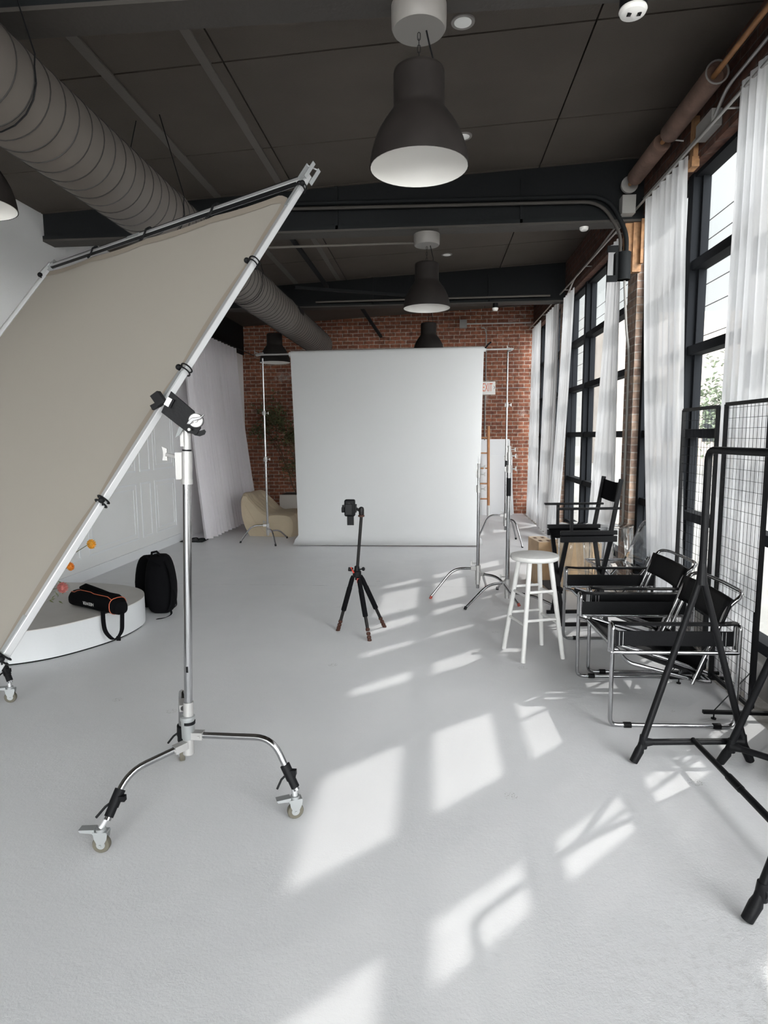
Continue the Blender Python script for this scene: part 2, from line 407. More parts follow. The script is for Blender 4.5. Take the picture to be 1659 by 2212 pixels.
# ceiling boards with open joints, sloping gently across the room
cm = MB()
xs = [XL - .1, -2.55, -1.35, .98, XG + .1]
ys = [YF, -7.8, -6.6, -5.4, -4.2, -3.0, -1.8, -.6, .6, 1.8, 2.95, 4.22, 5.42, 6.3, 7.45, 8.72, 9.8, 11.2, YB + .1]
for i in range(len(xs) - 1):
    for j in range(len(ys) - 1):
        a, b, c, d = xs[i] + .006, xs[i + 1] - .006, ys[j] + .008, ys[j + 1] - .008
        p = [(a, c, zc(a)), (b, c, zc(b)), (b, d, zc(b)), (a, d, zc(a))]
        cm.add(p + [(x, y, z + .03) for x, y, z in p], [(3, 2, 1, 0), (4, 5, 6, 7), (0, 1, 5, 4), (1, 2, 6, 5), (2, 3, 7, 6), (3, 0, 4, 7)])
struct(cm.build('ceiling', M['ceil']))
p = [(XL - .2, YF - .2, zc(XL) + .05), (XG + .2, YF - .2, zc(XG) + .05), (XG + .2, YB + .2, zc(XG) + .05), (XL - .2, YB + .2, zc(XL) + .05)]
struct(MB().add(p + [(x, y, z + .2) for x, y, z in p], [(3, 2, 1, 0), (4, 5, 6, 7), (0, 1, 5, 4), (1, 2, 6, 5), (2, 3, 7, 6), (3, 0, 4, 7)]).build('trim_3', M['void']))
# cover strips on the ceiling (run with the room)
for k, (x, w, ya, yb) in enumerate([(-2.12, .035, 3.5, 6.3), (-1.46, .03, 3.3, 6.3), (-2.12, .035, 6.6, 9.8), (-1.46, .03, 6.6, 9.8)]):
    z = zc(x); s = MB()
    s.add([(x - w, ya, z - w * .05 - .012), (x + w, ya, z + w * .05 - .012), (x + w, yb, z + w * .05 - .012), (x - w, yb, z - w * .05 - .012), (x - w, ya, z + .02), (x + w, ya, z + .02), (x + w, yb, z + .02), (x - w, yb, z + .02)],
          [(3, 2, 1, 0), (4, 5, 6, 7), (0, 1, 5, 4), (1, 2, 6, 5), (2, 3, 7, 6), (3, 0, 4, 7)])
    struct(s.build('trim_%d' % (10 + k), M['strip']))
# steel beams: web box, lower flange
for k, y in enumerate((3.03, 6.31, 9.85, -.35, -3.75, -7.15)):
    b = MB()
    x0, x1 = XL, XW + .02
    b.add([(x0, y + .03, 3.6), (x1, y + .03, 3.6), (x1, y + .15, 3.6), (x0, y + .15, 3.6), (x0, y + .03, zc(x0) + .02), (x1, y + .03, zc(x1) + .02), (x1, y + .15, zc(x1) + .02), (x0, y + .15, zc(x0) + .02)],
          [(3, 2, 1, 0), (4, 5, 6, 7), (0, 1, 5, 4), (1, 2, 6, 5), (2, 3, 7, 6), (3, 0, 4, 7)])
    b.bb(x0, x1, y, y + .05, 3.6, 3.635)
    for xx in (-2.9, -.95, .82): b.bb(xx - .012, xx + .012, y, y + .06, 3.6, 4.0)
    bo = struct(b.build('trim_%d' % (20 + k), M['beam']))
    MB().bb(x0, x1, y, y + .2, 3.58, 3.6).build('flange', M['flange'], bo)
# white panelled wainscot on the left wall: base, raised mouldings
pn = MB()
struct(MB().bb(XL, XL + .018, 4.4, 9.35, 0, .12).build('baseboard_left', M['whitep']))
def frame_rect(mb, x, y0, y1, z0, z1, w=.022, d=.008):
    mb.bb(x, x + d, y0, y1, z0, z0 + w); mb.bb(x, x + d, y0, y1, z1 - w, z1); mb.bb(x, x + d, y0, y0 + w, z0 + w, z1 - w); mb.bb(x, x + d, y1 - w, y1, z0 + w, z1 - w)
for i, (a, b) in enumerate([(4.7, 5.5), (5.62, 6.6), (6.78, 8.0), (8.12, 8.42), (8.54, 9.25)]):
    for (z0, z1) in ((.25, 1.0), (1.15, 2.5)): frame_rect(pn, XL, a, b, z0, z1)
    for (z0, z1) in ((.32, .93), (1.22, 2.43)):
        if b - a > .5: frame_rect(pn, XL, a + .08, b - .08, z0, z1, .012, .005)
struct(pn.build('trim_30', M['whitep']))
# white corner column / bulkhead on the left wall

struct(MB().bb(XL, XL + .03, 9.9, YB, 3.28, 3.95).build('trim_32', M['beam']))
# ------------------------------------------------------------------ pendant lamps
def make_lamp(loc, label, zr=2.87, zh=3.475, top=3.58):
    t = thing('pendant_lamp', label, 'lamp', (loc[0], loc[1], zr), 0, 'dark dome pendant lamps')
    pr = [(.236, 0), (.235, .012), (.233, .03), (.226, .07), (.211, .12), (.19, .165), (.165, .205), (.14, .238), (.125, .258), (.12, .275), (.12, .415), (.117, .43), (.108, .437), (.0, .439)]
    MB().shell(pr).build('shade', M['lamp'], t, ang=60)
    li = MB().shell([(r - .004 if r > .01 else 0, z - .003 if z > .1 else z + .001) for r, z in pr])
    li.build('lining', M['lampin'], t, ang=60)
    MB().lathe([(0, .11), (.035, .12), (.045, .16), (.03, .21), (.022, .25), (0, .26)], n=20).build('bulb', M['bulb'], t)
    MB().lathe([(0, zh - zr), (.12, zh - zr), (.127, zh - zr + .012), (.129, zh - zr + .06), (.129, top - zr), (0, top - zr)], n=40).build('canopy', M['canopy'], t)
    c = MB(); z = .445
    k = 0
    while z < zh - zr - .005:
        a = .007 if k % 2 else 0; b = 0 if k % 2 else .007
        c.tube([(a, b, z), (a * .8, b * .8, z + .016), (0, 0, z + .02), (-a * .8, -b * .8, z + .016), (-a, -b, z), (-a * .8, -b * .8, z - .012), (0, 0, z - .016), (a * .8, b * .8, z - .012)], .0018, 6, closed=True); z += .027; k += 1
    c.build('chain', M['blackp'], t)
    MB().tube([(.06, 0, .432), (.065, -.01, .48), (.05, 0, .54), (.035, 0, zh - zr)], .004, 8).build('cord', M['blackp'], t)
    return t
l1 = make_lamp((-.075, 3.17), 'large dark dome pendant lamp nearest the camera, above the empty floor')
dup(l1, (-.078, 6.5, 2.87), 0, 'dark dome pendant lamp second in the row, hanging above the white backdrop')
dup(l1, (-.09, 9.85, 2.87), 0, 'dark dome pendant lamp in front of brick, its rim hidden by the backdrop top')
dup(l1, (-2.46, 9.72, 2.74), 0, 'dark dome pendant lamp behind the duct, beside left backdrop stand')
dup(l1, (-2.55, 3.42, 2.87), 0, 'dark dome pendant lamp cut off by the left picture edge')
# ------------------------------------------------------------------ duct
dx, dz, dr = -2.09, 3.275, .226
t = thing('spiral_duct', 'large round spiral duct running along the ceiling to the brick wall', 'duct', (dx, 0, dz))
MB().cyl((0, -8.9, 0), (0, 11.6, 0), dr, n=56).build('pipe', M['duct'], t, ang=60)
s = MB()
pts = []; n = 36; y = -3.5
while y < 11.6:
    for k in range(n):
        a = 2 * PI * k / n; pts.append((math.cos(a) * (dr + .001), y + .125 * k / n, math.sin(a) * (dr + .001)))
    y += .125
s.tube(pts, .0042, 5); s.build('spiral_seam', M['seamline'], t)
for y in (4.9, 7.55, 8.6): MB().cyl((0, y, 0), (0, y + .03, 0), dr + .008, n=48).build('joint_band', M['duct'], t)
for y in (3.0, 4.75, 6.9):
    h = MB()
    h.tube([(.1, y - .05, zc(dx) - dz - .02), (dr + .012, y, .1)] + [(math.cos(a) * (dr + .01), y, math.sin(a) * (dr + .01)) for a in [.2 - PI * k / 10 for k in range(0, 10)]] + [(-dr, y, .2), (-.1, y, zc(dx) - dz - .03)], .004, 6)
    h.build('hanger_wire', M['black'], t)
MB().bb(dr * .75, dr * .98, 8.85, 9.15, .02, .12).build('grille', M['blackp'], t)
# ceiling braces: struts from ceiling to beams
for i, (a, b, lab) in enumerate([((-1.7, 7.2, 3.95), (-1.55, 9.3, 3.75), 'diagonal ceiling brace behind the reflector, in front of the second beam'),
                                 ((-1.35, 10.4, 3.92), (-1.0, 12.0, 3.45), 'short diagonal brace in front of the far brick wall'),
                                 ((-1.9, 8.7, 3.62), (-.25, 9.62, 3.66), 'long thin angle brace below the second beam')]):
    tag(MB().beam(a, b, .05, .035).build('ceiling_brace', M['beam'], None), lab, 'brace', 'steel ceiling braces')

# recessed lights, sensors
def recess(x, y, lab):
    t = thing('recessed_light', lab, 'light', (x, y, zc(x)), 0, 'recessed ceiling lights')
    MB().lathe([(.05, -.006), (.07, -.008), (.072, -.004), (.072, .01), (.05, .01)], n=28).build('trim_ring', M['canopy'], t)
    MB().lathe([(0, -.014), (.03, -.013), (.052, -.008), (.052, .004), (0, .004)], n=28).build('lens', M['bulb'], t)
recess(.166, 4.09, 'recessed ceiling light right of the nearest lamp canopy')
recess(.235, 5.55, 'recessed ceiling light peeking out beside the nearest lamp shade')
recess(.166, 8.95, 'recessed ceiling light right of the second lamp')
t = thing('smoke_detector', 'round white detector with two sounder grilles under near beam, top right', 'detector', (.895, 3.17, 3.5))
MB().lathe([(0, .085), (.058, .085), (.06, .03), (.058, .0), (0, .0)], n=28).build('base', M['blackp'], t)
MB().lathe([(0, -.022), (.03, -.02), (.055, -.008), (.062, .006), (.058, .018), (0, .018)], n=28).build('cover', M['exitw'], t)
for sx in (-.022, .022):
    g = MB()
    for i in range(4): g.bb(sx - .009, sx + .009, -.028 + i * .006, -.026 + i * .006, -.0225, -.017)
    g.build('grille', M['blackp'], t)
tag(MB().lathe([(0, -.03), (.03, -.03), (.04, -.02), (.042, .0), (0, .0)], (1.434, 6.44, 3.58), 24).build('ceiling_sensor', M['exitw']), 'small white sensor under the middle beam near the windows', 'sensor')
t = thing('camera_dome', 'small white dome sensor on a dark mount under the far beam', 'sensor', (.918, 9.87, 3.5))
MB().lathe([(0, .08), (.04, .08), (.04, .0), (0, 0)], n=20).build('mount', M['blackp'], t)
MB().lathe([(0, -.035), (.03, -.03), (.045, -.005), (.045, .012), (0, .012)], n=24).build('dome', M['exitw'], t)

# conduits along beams
def conduit(pts, r, lab, mat='beam', fil=.12, name='conduit', cat='conduit', group=None):
    return tag(MB().tube(fillet(pts, fil, 6), r, 10).build(name, M[mat], None, ang=60), lab, cat, group)
conduit([(-1.9, 6.27, 3.845), (1.62, 6.27, 3.80), (1.79, 6.27, 3.45), (1.80, 6.3, 3.28)], .02, 'thick dark conduit along the middle beam bending down at the brick pier', fil=.25)
conduit([(-1.9, 6.25, 3.79), (1.55, 6.25, 3.745), (1.73, 6.25, 3.44), (1.74, 6.3, 3.28)], .015, 'thinner grey conduit just below the thick one on middle beam', 'flange', fil=.25)
conduit([(-3.4, 3.33, 3.845), (-2.0, 3.33, 3.90), (1.2, 3.33, 3.98)], .016, 'dark cable conduit on the ceiling behind nearest beam')
conduit([(-1.9, 6.65, 3.55), (-.21, 6.65, 3.55)], .012, 'grey conduit behind the middle beam left of second lamp', 'strip')
conduit([(-1.8, 9.7, 3.63), (1.7, 9.7, 3.64)], .014, 'thin pale conduit along the far beam underside', 'strip')
jb = MB(); jb.bb(1.70, 1.84, 6.28, 6.36, 3.05, 3.30)
for z in (3.33, 3.06): jb.bb(1.62, 1.72, 6.28, 6.29, z - .03, z + .03)
jb.cyl((1.78, 6.3, 3.3), (1.78, 6.3, 3.05), .06, n=14)
tag(jb.build('conduit_bracket', M['beam']), 'rusty dark bracket holding conduits at top of the brick pier', 'bracket')
lb = MB()
lb.bb(1.87, 1.95, 6.34, 6.40, 3.13, 3.62); lb.bb(1.80, 1.87, 6.36, 6.42, 3.12, 3.62); lb.bb(1.93, 1.955, 6.3, 6.34, 3.2, 3.6)
tag(lb.build('timber_post', M['lumber']), 'orange timber boards wedged on top of the brick pier', 'timber')
conduit([(1.80, 6.33, 3.06), (1.86, 6.42, 2.6), (1.935, 6.55, 2.4), (1.935, 6.55, .5)], .012, 'thin pipe running down the brick pier', 'greybox', .1)
# pipe sleeves at top right
t = thing('insulated_pipe', 'rusty pipe with brown insulation sleeves along top of window wall', 'pipe', (1.78, 0, 3.87))
MB().cyl((0, 2.9, 0), (0, 6.28, .0), .017, n=16).build('pipe', M['copper'], t)
MB().lathe([(.02, .05), (.058, .04), (.062, .0), (.07, .0), (.07, .8), (.062, .82), (.03, .82)], (0, 4.42, 0), 24, (0, 1, 0)).build('insulation_sleeve', M['pipe'], t)
MB().lathe([(.03, 0), (.066, .0), (.07, .012), (.07, .66), (.062, .68), (.03, .68)], (0, 5.38, 0), 24, (0, 1, 0)).build('insulation_sleeve', M['pipe'], t)
MB().tube([(.069 * math.cos(k * PI / 12), 4.415, .069 * math.sin(k * PI / 12)) for k in range(24)], .006, 8, closed=True).build('end_ring', M['canopy'], t)
MB().cyl((.0, 5.32, 0), (.14, 5.32, -.02), .006, n=8).build('hook', M['steel'], t)
MB().lathe([(.03, 0), (.075, 0), (.075, .03), (.06, .05), (.03, .05)], (0, 6.2, 0), 28, (0, 1, 0)).build('pipe_flange', M['greybox'], t)
tag(MB().bb(1.72, 1.84, 6.2, 6.31, 3.62, 3.78).build('junction_box', M['greybox']), 'grey junction box under the pipe end at the pier', 'box')
conduit([(1.90, 2.9, 3.86), (1.90, 4.55, 3.84), (1.90, 4.75, 3.72)], .012, 'shiny conduit on brick above the nearest window', 'conduit', .08)
tag(MB().bb(1.88, 1.95, 4.72, 4.98, 3.69, 3.8).build('junction_box', M['greybox']), 'small grey box on brick between conduits above near window', 'box')
conduit([(1.91, 5.0, 3.74), (1.91, 6.2, 3.74)], .011, 'short conduit leading from the small grey box to the pier', 'conduit')
conduit([(1.90, 6.8, 3.78), (1.90, 8.0, 3.72), (1.90, 9.0, 3.72), (1.90, 9.6, 3.55), (1.90, 9.75, 3.2)], .012, 'conduit curving down brick above the second window', 'conduit', .15)
wb = MB(); wb.bb(1.915, 1.96, 5.1, 5.17, 3.63, 3.93); wb.bb(1.90, 1.955, 5.08, 5.19, 3.57, 3.64)
tag(wb.build('timber_block', M['lumber']), 'small weathered timber block above the nearest window', 'timber')

# ------------------------------------------------------------------ curtains on the window wall
def curtain(name, lab, y0, y1, x, ztop, zbot, mat, folds, amp, yb0=None, yb1=None, xb=None, group=None, nz=26, gather=0, seed=1):
    r = random.Random(seed); ph = [r.uniform(0, 6.28) for _ in range(6)]
    if yb0 is None: yb0, yb1 = y0, y1
    if xb is None: xb = x
    n = int(folds * 14); P = []
    for j in range(nz + 1):
        v = j / nz; row = []
        for i in range(n + 1):
            u = i / n; e = v ** 1.4
            a = y0 + (y1 - y0) * u; b = yb0 + (yb1 - yb0) * u
            yy = a * (1 - e) + b * e
            am = amp * (.55 + .6 * v)
            xx = x * (1 - e) + xb * e + am * math.sin(2 * PI * folds * u + ph[0] + .9 * math.sin(2 * PI * 1.3 * u + ph[1]) + .5 * v) + am * .45 * math.sin(2 * PI * folds * 2.3 * u + ph[2]) * (1 - .4 * v)
            yy += am * .4 * math.cos(2 * PI * folds * u + ph[3])
            row.append((xx, yy, ztop + (zbot - ztop) * v))
        P.append(row)
    return tag(MB().grid(P).build(name, mat, None, ang=180), lab, 'curtain', group)
G = 'sheer white window curtains'
XC = 1.87
curtain('sheer_curtain', 'white sheer curtain beside the brick pier, left of the nearest window', 5.12, 6.02, XC, 3.66, .03, M['sheer'], 6, .022, 4.78, 5.45, 1.86, G, seed=3)
curtain('sheer_curtain', 'white sheer curtain at the right picture edge behind the tall wire screen', 3.72, 4.30, XC, 3.72, .03, M['sheer'], 5, .022, 3.70, 4.36, 1.87, G, seed=4)
curtain('sheer_curtain', 'unseen white sheer curtain at the near end of nearest window, shaping the sunlight', 2.75, 3.44, XC, 3.7, .03, M['sheer'], 5, .02, None, None, None, G, seed=5)  # out of view; hung here to shape the sunlight on the floor
curtain('sheer_curtain', 'white sheer curtain on the far side of the brick pier behind the director chair', 6.75, 7.15, XC, 3.58, .03, M['sheer'], 4, .025, 6.6, 7.75, 1.86, G, seed=6)
curtain('sheer_curtain', 'white sheer curtain hanging straight at the far end of the second window', 8.85, 9.6, XC, 3.56, .03, M['sheer'], 5, .02, 9.05, 9.75, 1.75, G, seed=7)
curtain('sheer_curtain', 'white sheer curtain between the second and third windows', 9.98, 11.0, XC, 3.6, .03, M['sheer'], 6, .025, 9.95, 11.0, 1.8, G, seed=8)
curtain('sheer_curtain', 'farthest white sheer curtain, in the corner with the brick wall', 11.5, 12.5, XC, 3.6, .03, M['sheer'], 6, .025, 11.25, 12.55, 1.83, G, seed=9)
for (ya, yb, lab) in ((2.6, 6.35, 'nearest'), (6.7, 9.85, 'second'), (10.0, 12.9, 'farthest')):
    rd = MB().cyl((XC, ya, 3.68), (XC, yb, 3.68), .011, n=12)
    for y in (ya + .3, (ya + yb) / 2, yb - .3): rd.cyl((XC, y, 3.68), (XW + .01, y, 3.68), .007, n=8)
    tag(rd.build('curtain_rod', M['conduit']), 'thin metal curtain rod above the %s window' % lab, 'curtain rod', None)
curtain('grey_curtain', 'long pleated grey-white curtain on the left wall before the brick', 9.25, 11.7, -3.72, 3.25, .03, M['heavy'], 15, .045, 9.3, 12.0, -3.5, None, seed=11)
tag(MB().cyl((-3.72, 6.8, 3.27), (-3.72, 11.75, 3.27), .012, n=10).cyl((-3.72, 11.7, 3.27), (-3.72, 12.94, 3.27), .008, n=8).cyl((-3.72, 8, 3.27), (-3.72, 8, 3.9), .006, n=6).build('curtain_rod', M['black']), 'dark curtain rail carrying the pleated grey curtain', 'curtain rod')

# ------------------------------------------------------------------ back wall items
t = thing('exit_sign', 'white EXIT sign with red letters beside the backdrop on brick', 'sign', (1.075, 12.9, 2.55))
MB().box((0, 0, 0), (.29, .05, .24)).build('housing', M['exitw'], t, bevel=.008)
MB().box((0, 0, -.128), (.29, .07, .02)).build('base_strip', M['exitw'], t)
def text(s, size, loc, rot, mat, parent, name='lettering', ext=.001, sx=1):
    c = bpy.data.curves.new(name, 'FONT'); c.body = s; c.size = size; c.extrude = ext; c.align_x = 'CENTER'; c.align_y = 'CENTER'
    ob = bpy.data.objects.new(name + '_tmp', c); COL.objects.link(ob)
    dg = bpy.context.evaluated_depsgraph_get(); dg.update()
    me = bpy.data.meshes.new_from_object(ob.evaluated_get(dg)); bpy.data.objects.remove(ob)
    me.transform(Matrix.Translation(V(loc)) @ rot.to_4x4() @ Matrix.Diagonal((sx, 1, 1, 1)))
    me.materials.clear(); me.materials.append(mat)
    o = bpy.data.objects.new(name, me); COL.objects.link(o); o.parent = parent; return o
R90 = Matrix.Rotation(PI / 2, 3, 'X')
text('EXIT', .235, (-.015, -.028, -.005), R90, M['exitr'], t, sx=.42, ext=.002)
ch = MB().beam((.117, -.028, .03), (.130, -.028, 0), .004, .008).beam((.130, -.028, 0), (.117, -.028, -.03), .004, .008); ch.build('arrow', M['blackp'], t)
conduit([(.93, 12.9, 3.72), (1.0, 12.9, 3.72), (1.03, 12.9, 3.62), (1.03, 12.9, 2.68)], .012, 'conduit dropping to the EXIT sign on far brick wall', 'greybox', .08)
conduit([(1.02, 12.9, 2.42), (1.02, 12.9, 1.5)], .012, 'conduit below the EXIT sign going down to the leaning boards', 'greybox')
conduit([(.62, 12.89, 3.80), (1.9, 12.89, 3.80)], .013, 'horizontal pale conduit near top of far brick wall', 'conduit')
tag(MB().bb(.5, .64, 12.83, 12.93, 3.72, 3.88).build('junction_box', M['greybox']), 'grey junction box high on the far brick wall', 'box')
conduit([(1.22, 12.91, 2.54), (1.85, 12.91, 2.54)], .008, 'thin pale conduit from EXIT sign towards the windows', 'conduit')
conduit([(-3.6, 12.9, 3.18), (-1.9, 12.9, 3.16), (-1.2, 12.9, 3.24), (.4, 12.9, 3.28)], .01, 'thin rusty pipe across the far brick wall behind the lamps', 'copper')
# wooden ladder
t = thing('wooden_ladder', 'orange-brown wooden ladder leaning against the white boards', 'ladder', (.94, 12.5, 0))
for sx in (-.2, .13):
    MB().tube([(sx, -.1, .02), (sx, .12, 1.78)], .028, 10).build('side_rail', M['ladder'], t)
for i in range(5):
    z = .35 + i * .3; MB().cyl((-.2, -.1 + .22 * z / 1.78, z), (.13, -.1 + .22 * z / 1.78, z), .014, n=8).build('rung', M['ladder'], t)
MB().tube([(.13, -.103, .0), (.13, -.075, .22)], .031, 10).build('white_tip', M['stool'], t)
b1 = MB().add([(.55, 12.82, 0), (1.62, 12.82, 0), (1.52, 12.9, 1.52), (.55, 12.9, 1.52), (.55, 12.85, 0), (1.62, 12.85, 0), (1.52, 12.925, 1.52), (.55, 12.925, 1.52)], [(3, 2, 1, 0)[::-1], (4, 5, 6, 7)[::-1], (0, 1, 5, 4), (1, 2, 6, 5), (2, 3, 7, 6), (3, 0, 4, 7)])
tag(b1.build('white_board', M['whitep']), 'taller white board leaning on brick behind the ladder', 'board', 'white boards leaning on brick')
b2 = MB().add([(.5, 12.66, 0), (1.57, 12.66, 0), (1.57, 12.8, 1.2), (.5, 12.8, 1.2), (.5, 12.69, 0), (1.57, 12.69, 0), (1.57, 12.82, 1.2), (.5, 12.82, 1.2)], [(3, 2, 1, 0)[::-1], (4, 5, 6, 7)[::-1], (0, 1, 5, 4), (1, 2, 6, 5), (2, 3, 7, 6), (3, 0, 4, 7)])
tag(b2.build('white_board', M['whitep']), 'shorter white board leaning in front, directly behind the ladder', 'board', 'white boards leaning on brick')

# ------------------------------------------------------------------ grip stands
def knob(mb, p, d, s=1.0):
    p = V(p); d = V(d).normalized(); q = p + d * .045 * s
    mb.cyl(p, q, .007 * s, n=8)
    u = V((0, 0, 1)); mb.plate([q + u * .022 * s - d * .004, q + u * .026 * s + d * .016 * s, q + u * .008 * s + d * .012 * s, q - u * .008 * s + d * .012 * s, q - u * .026 * s + d * .016 * s, q - u * .022 * s - d * .004], d.cross(u) * .007 * s)
def cstand(loc, rz, label, H, z0=.26, legs=(0, 120, 240), tilt=0, R=.46, stages=None, tips='blackp', group='chrome grip stands', rad=.0175, bend=.24, dk=0.):
    t = thing('grip_stand', label, 'light stand', (loc[0], loc[1], 0), rz, group)
    st = stages or [(z0 - .12, H * .62, rad), (H * .62, H * .9, rad * .8), (H * .9, H, rad * .45)]
    for a, b, r in st: MB().cyl((0, 0, a), (0, 0, b), r, n=20).build('column', M['chrome'], t)
    for a, b, r in st[:-1]:
        k = MB().cyl((0, 0, b - .05), (0, 0, b + .02), r * 1.45, n=20).bb(-r * 2.1, 0, -.008, .008, b - .04, b + .005)
        ko = k.build('collar', M['steel'], t)
        kk = MB(); knob(kk, (r * 1.3, 0, b - .015), (1, .2, 0), .8); kk.build('knob', M['steel'], ko)
    hub = MB().cyl((0, 0, z0 - .16), (0, 0, z0 - .02), rad * 1.3, n=20)
    for i, d in enumerate(legs):
        a = math.radians(d); hub.beam((math.cos(a) * .02, math.sin(a) * .02, z0 - .05 * i), (math.cos(a) * .07, math.sin(a) * .07, z0 - .05 * i), .03, .035)
    hub.cyl((0, 0, z0 - .12), (0, 0, z0 + .03), rad * 1.5, n=20)
    ho = hub.build('hub', M['steel'], t)
    kk = MB(); knob(kk, (-rad, 0, z0 + .05), (-1, 0, 0), .9); kk.build('knob', M['steel'], ho)
    for i, d in enumerate(legs):
        a = math.radians(d); c, s_ = math.cos(a), math.sin(a); z = z0 - .05 * i
        pts = fillet([(c * .03, s_ * .03, z), (c * bend, s_ * bend, z), (c * R, s_ * R, .012)], .09, 6)
        lg = MB().tube(pts, .0125, 12).build('leg', M['chrome'], t, ang=60)
        e = V((c * R, s_ * R, .0)); MB().cyl(e, e + V((-c * .012, -s_ * .012, .028)), .0145, n=12).build('foot_cap', M[tips], lg)
    return t
A = cstand((.43, 6.1), 0, 'short chrome grip stand with red feet beside the backdrop right edge', 1.40, .30, (186, 322, 75), R=.47, stages=[(.1, 1.1, .0155), (1.1, 1.24, .013), (1.24, 1.31, .011), (1.31, 1.40, .005)], tips='redtip')
B = cstand((.70, 5.95), 0, 'taller chrome grip stand with black label, between short stand and white stool', 1.55, .20, (214, 95, 335), R=.5, stages=[(.08, 1.30, .019), (1.30, 1.42, .016), (1.42, 1.48, .012), (1.48, 1.55, .006)])
MB().cyl((0, 0, 1.03), (0, 0, 1.20), .0215, n=20).build('black_label', M['blackp'], B)
SL = cstand((-2.54, 9.3), 0, 'tall chrome stand holding the left end of the backdrop bar', 2.76, .26, (195, 300, 60), R=.42, stages=[(.1, 1.28, .0165), (1.28, 1.97, .0145), (1.97, 2.76, .0125)], group='backdrop stands')
SR = cstand((1.05, 9.3), 0, 'tall chrome stand holding the right end of the backdrop bar', 2.80, .42, (170, 300, 60), R=.42, stages=[(.2, 1.28, .0165), (1.28, 2.05, .0145), (2.05, 2.80, .0125)], group='backdrop stands')
MB().cyl((0, 0, 1.1), (0, 0, 1.27), .019, n=16).build('black_label', M['blackp'], SR)

# ------------------------------------------------------------------ backdrop
t = thing('paper_backdrop', 'wide white seamless paper backdrop hung between two chrome stands', 'backdrop', (-.7, 9.2, 0))
def bw(x, y, z): return (x, y, z)
PL, PR = -2.09, .70
MB().cyl((-2.62, 9.22, 2.80), (1.12, 9.22, 2.815), .013, n=14).build('crossbar', M['steel'], t, world=True)
MB().cyl((PL - .03, 9.22, 2.80), (PR + .03, 9.22, 2.815), .034, n=24).build('roll_core', M['paper'], t, world=True)
P = []
prof = [(9.258, 2.80), (9.24, 2.835), (9.21, 2.845), (9.18, 2.83), (9.168, 2.80)] + [(9.168, 2.8 - 2.62 * k / 20) for k in range(1, 21)] + [(9.16, .12), (9.13, .06), (9.08, .03), (9.02, .018), (8.96, .012)]
nx = 40
for k, (y, z) in enumerate(prof):
    row = []
    for i in range(nx + 1):
        u = i / nx; pinch = .045 * min(1, max(0, (2.8 - z) / 2.6))
        x = PL + pinch + (PR - PL - 2 * pinch) * u
        if z < .1: x = PL - .0 + (PR - PL) * u
        edge = .03 * (math.exp(-u * 30) + math.exp(-(1 - u) * 30)) * min(1, max(0, (2.7 - z)))
        row.append((x, y + edge + .008 * math.sin(u * 5 + z) * min(1, max(0, 2.7 - z)), z + .012 * u))
    P.append(row)
MB().grid(P).build('paper', M['paper'], t, world=True, ang=180)
c = MB()
for x in (-2.6, 1.08): c.cyl((x - .02, 9.26, 2.80), (x + .09 if x < 0 else x + .02, 9.22, 2.815), .022, n=12); knob(c, (x, 9.25, 2.83), (-1, 0, .3), .9)
c.build('clamp', M['steel'], t, world=True)
MB().tube([(.72, 9.2, 2.83), (.76, 9.17, 2.88), (.80, 9.17, 2.91)], .012, 8).build('spring_clip', M['blackp'], t, world=True)

# ------------------------------------------------------------------ foreground scrim (reflector) frame
d1 = V((.3827925, .42998429, .8176695)).normalized(); d2 = V((-.79257303, .60791815, .04757641)); d2 = (d2 - d1 * d2.dot(d1)).normalized(); nn = d1.cross(d2).normalized()
if nn.y > 0: nn = -nn
TR = V((-.601, 3.069, 2.805)); LA, LB = 3.05, 3.12
def S(a, b, c=0): return TR - d1 * a + d2 * b + nn * c     # a down the right tube, b towards the left
t = thing('scrim_frame', 'large tilted square frame with stretched beige fabric in the left foreground', 'reflector', (-1.068, 2.5, 1.72))
def W(m, n_, mat, **k): return m.build(n_, M[mat], t, world=True, **k)
w = .028
def rail(p, q):
    m = MB().beam(p, q, w, w, nn)
    return m
for p, q in ((S(-.02, 0), S(LA, 0)), (S(0, w / 2), S(0, LB - w / 2)), (S(w / 2, LB), S(LA, LB)), (S(LA - .03, w / 2), S(LA - .03, LB - w / 2))): W(rail(p, q), 'frame_tube', 'alu', bevel=.003)
# dark recessed channel along the inner faces of the tube
for p, q in ((S(.06, .0145), S(LA - .06, .0145)), (S(.0145, .06), S(.0145, LB - .06)), ): W(MB().beam(p, q, .004, .02, nn), 'channel', 'blackp')
W(MB().beam(S(-.0145, .06), S(-.0145, LB - .06), .006, .03, nn), 'channel', 'blackp')
# joints
for a in (.02, 1.16, 2.27):
    W(MB().beam(S(a - .01, 0, .016), S(a + .17, 0, .016), w * .96, .004, nn).beam(S(a - .01, .005, 0), S(a + .17, .005, 0), w * .9, w * 1.1, nn), 'joint_plate', 'zinc')
for b in (1.62,): W(MB().beam(S(0, b, .0165), S(0, b + .16, .0165), w, .003, nn), 'joint_plate', 'zinc')
cr = MB()
for c_, b_ in ((.02, -.022), (-.02, -.022), (.02, .022)): cr.beam(S(.02, b_, c_), S(-.075, b_, c_), .004, .018, nn)
cr.beam(S(-.07, -.022, -.02), S(-.07, .022, .02), .006, .006); W(cr, 'corner_latch', 'zinc')
W(MB().beam(S(-.02, LB - .03, .02), S(.1, LB + .02, .02), .045, .02, nn).beam(S(-.03, LB - .08), S(.03, LB + .03), .05, .045, nn), 'corner_latch', 'zinc')
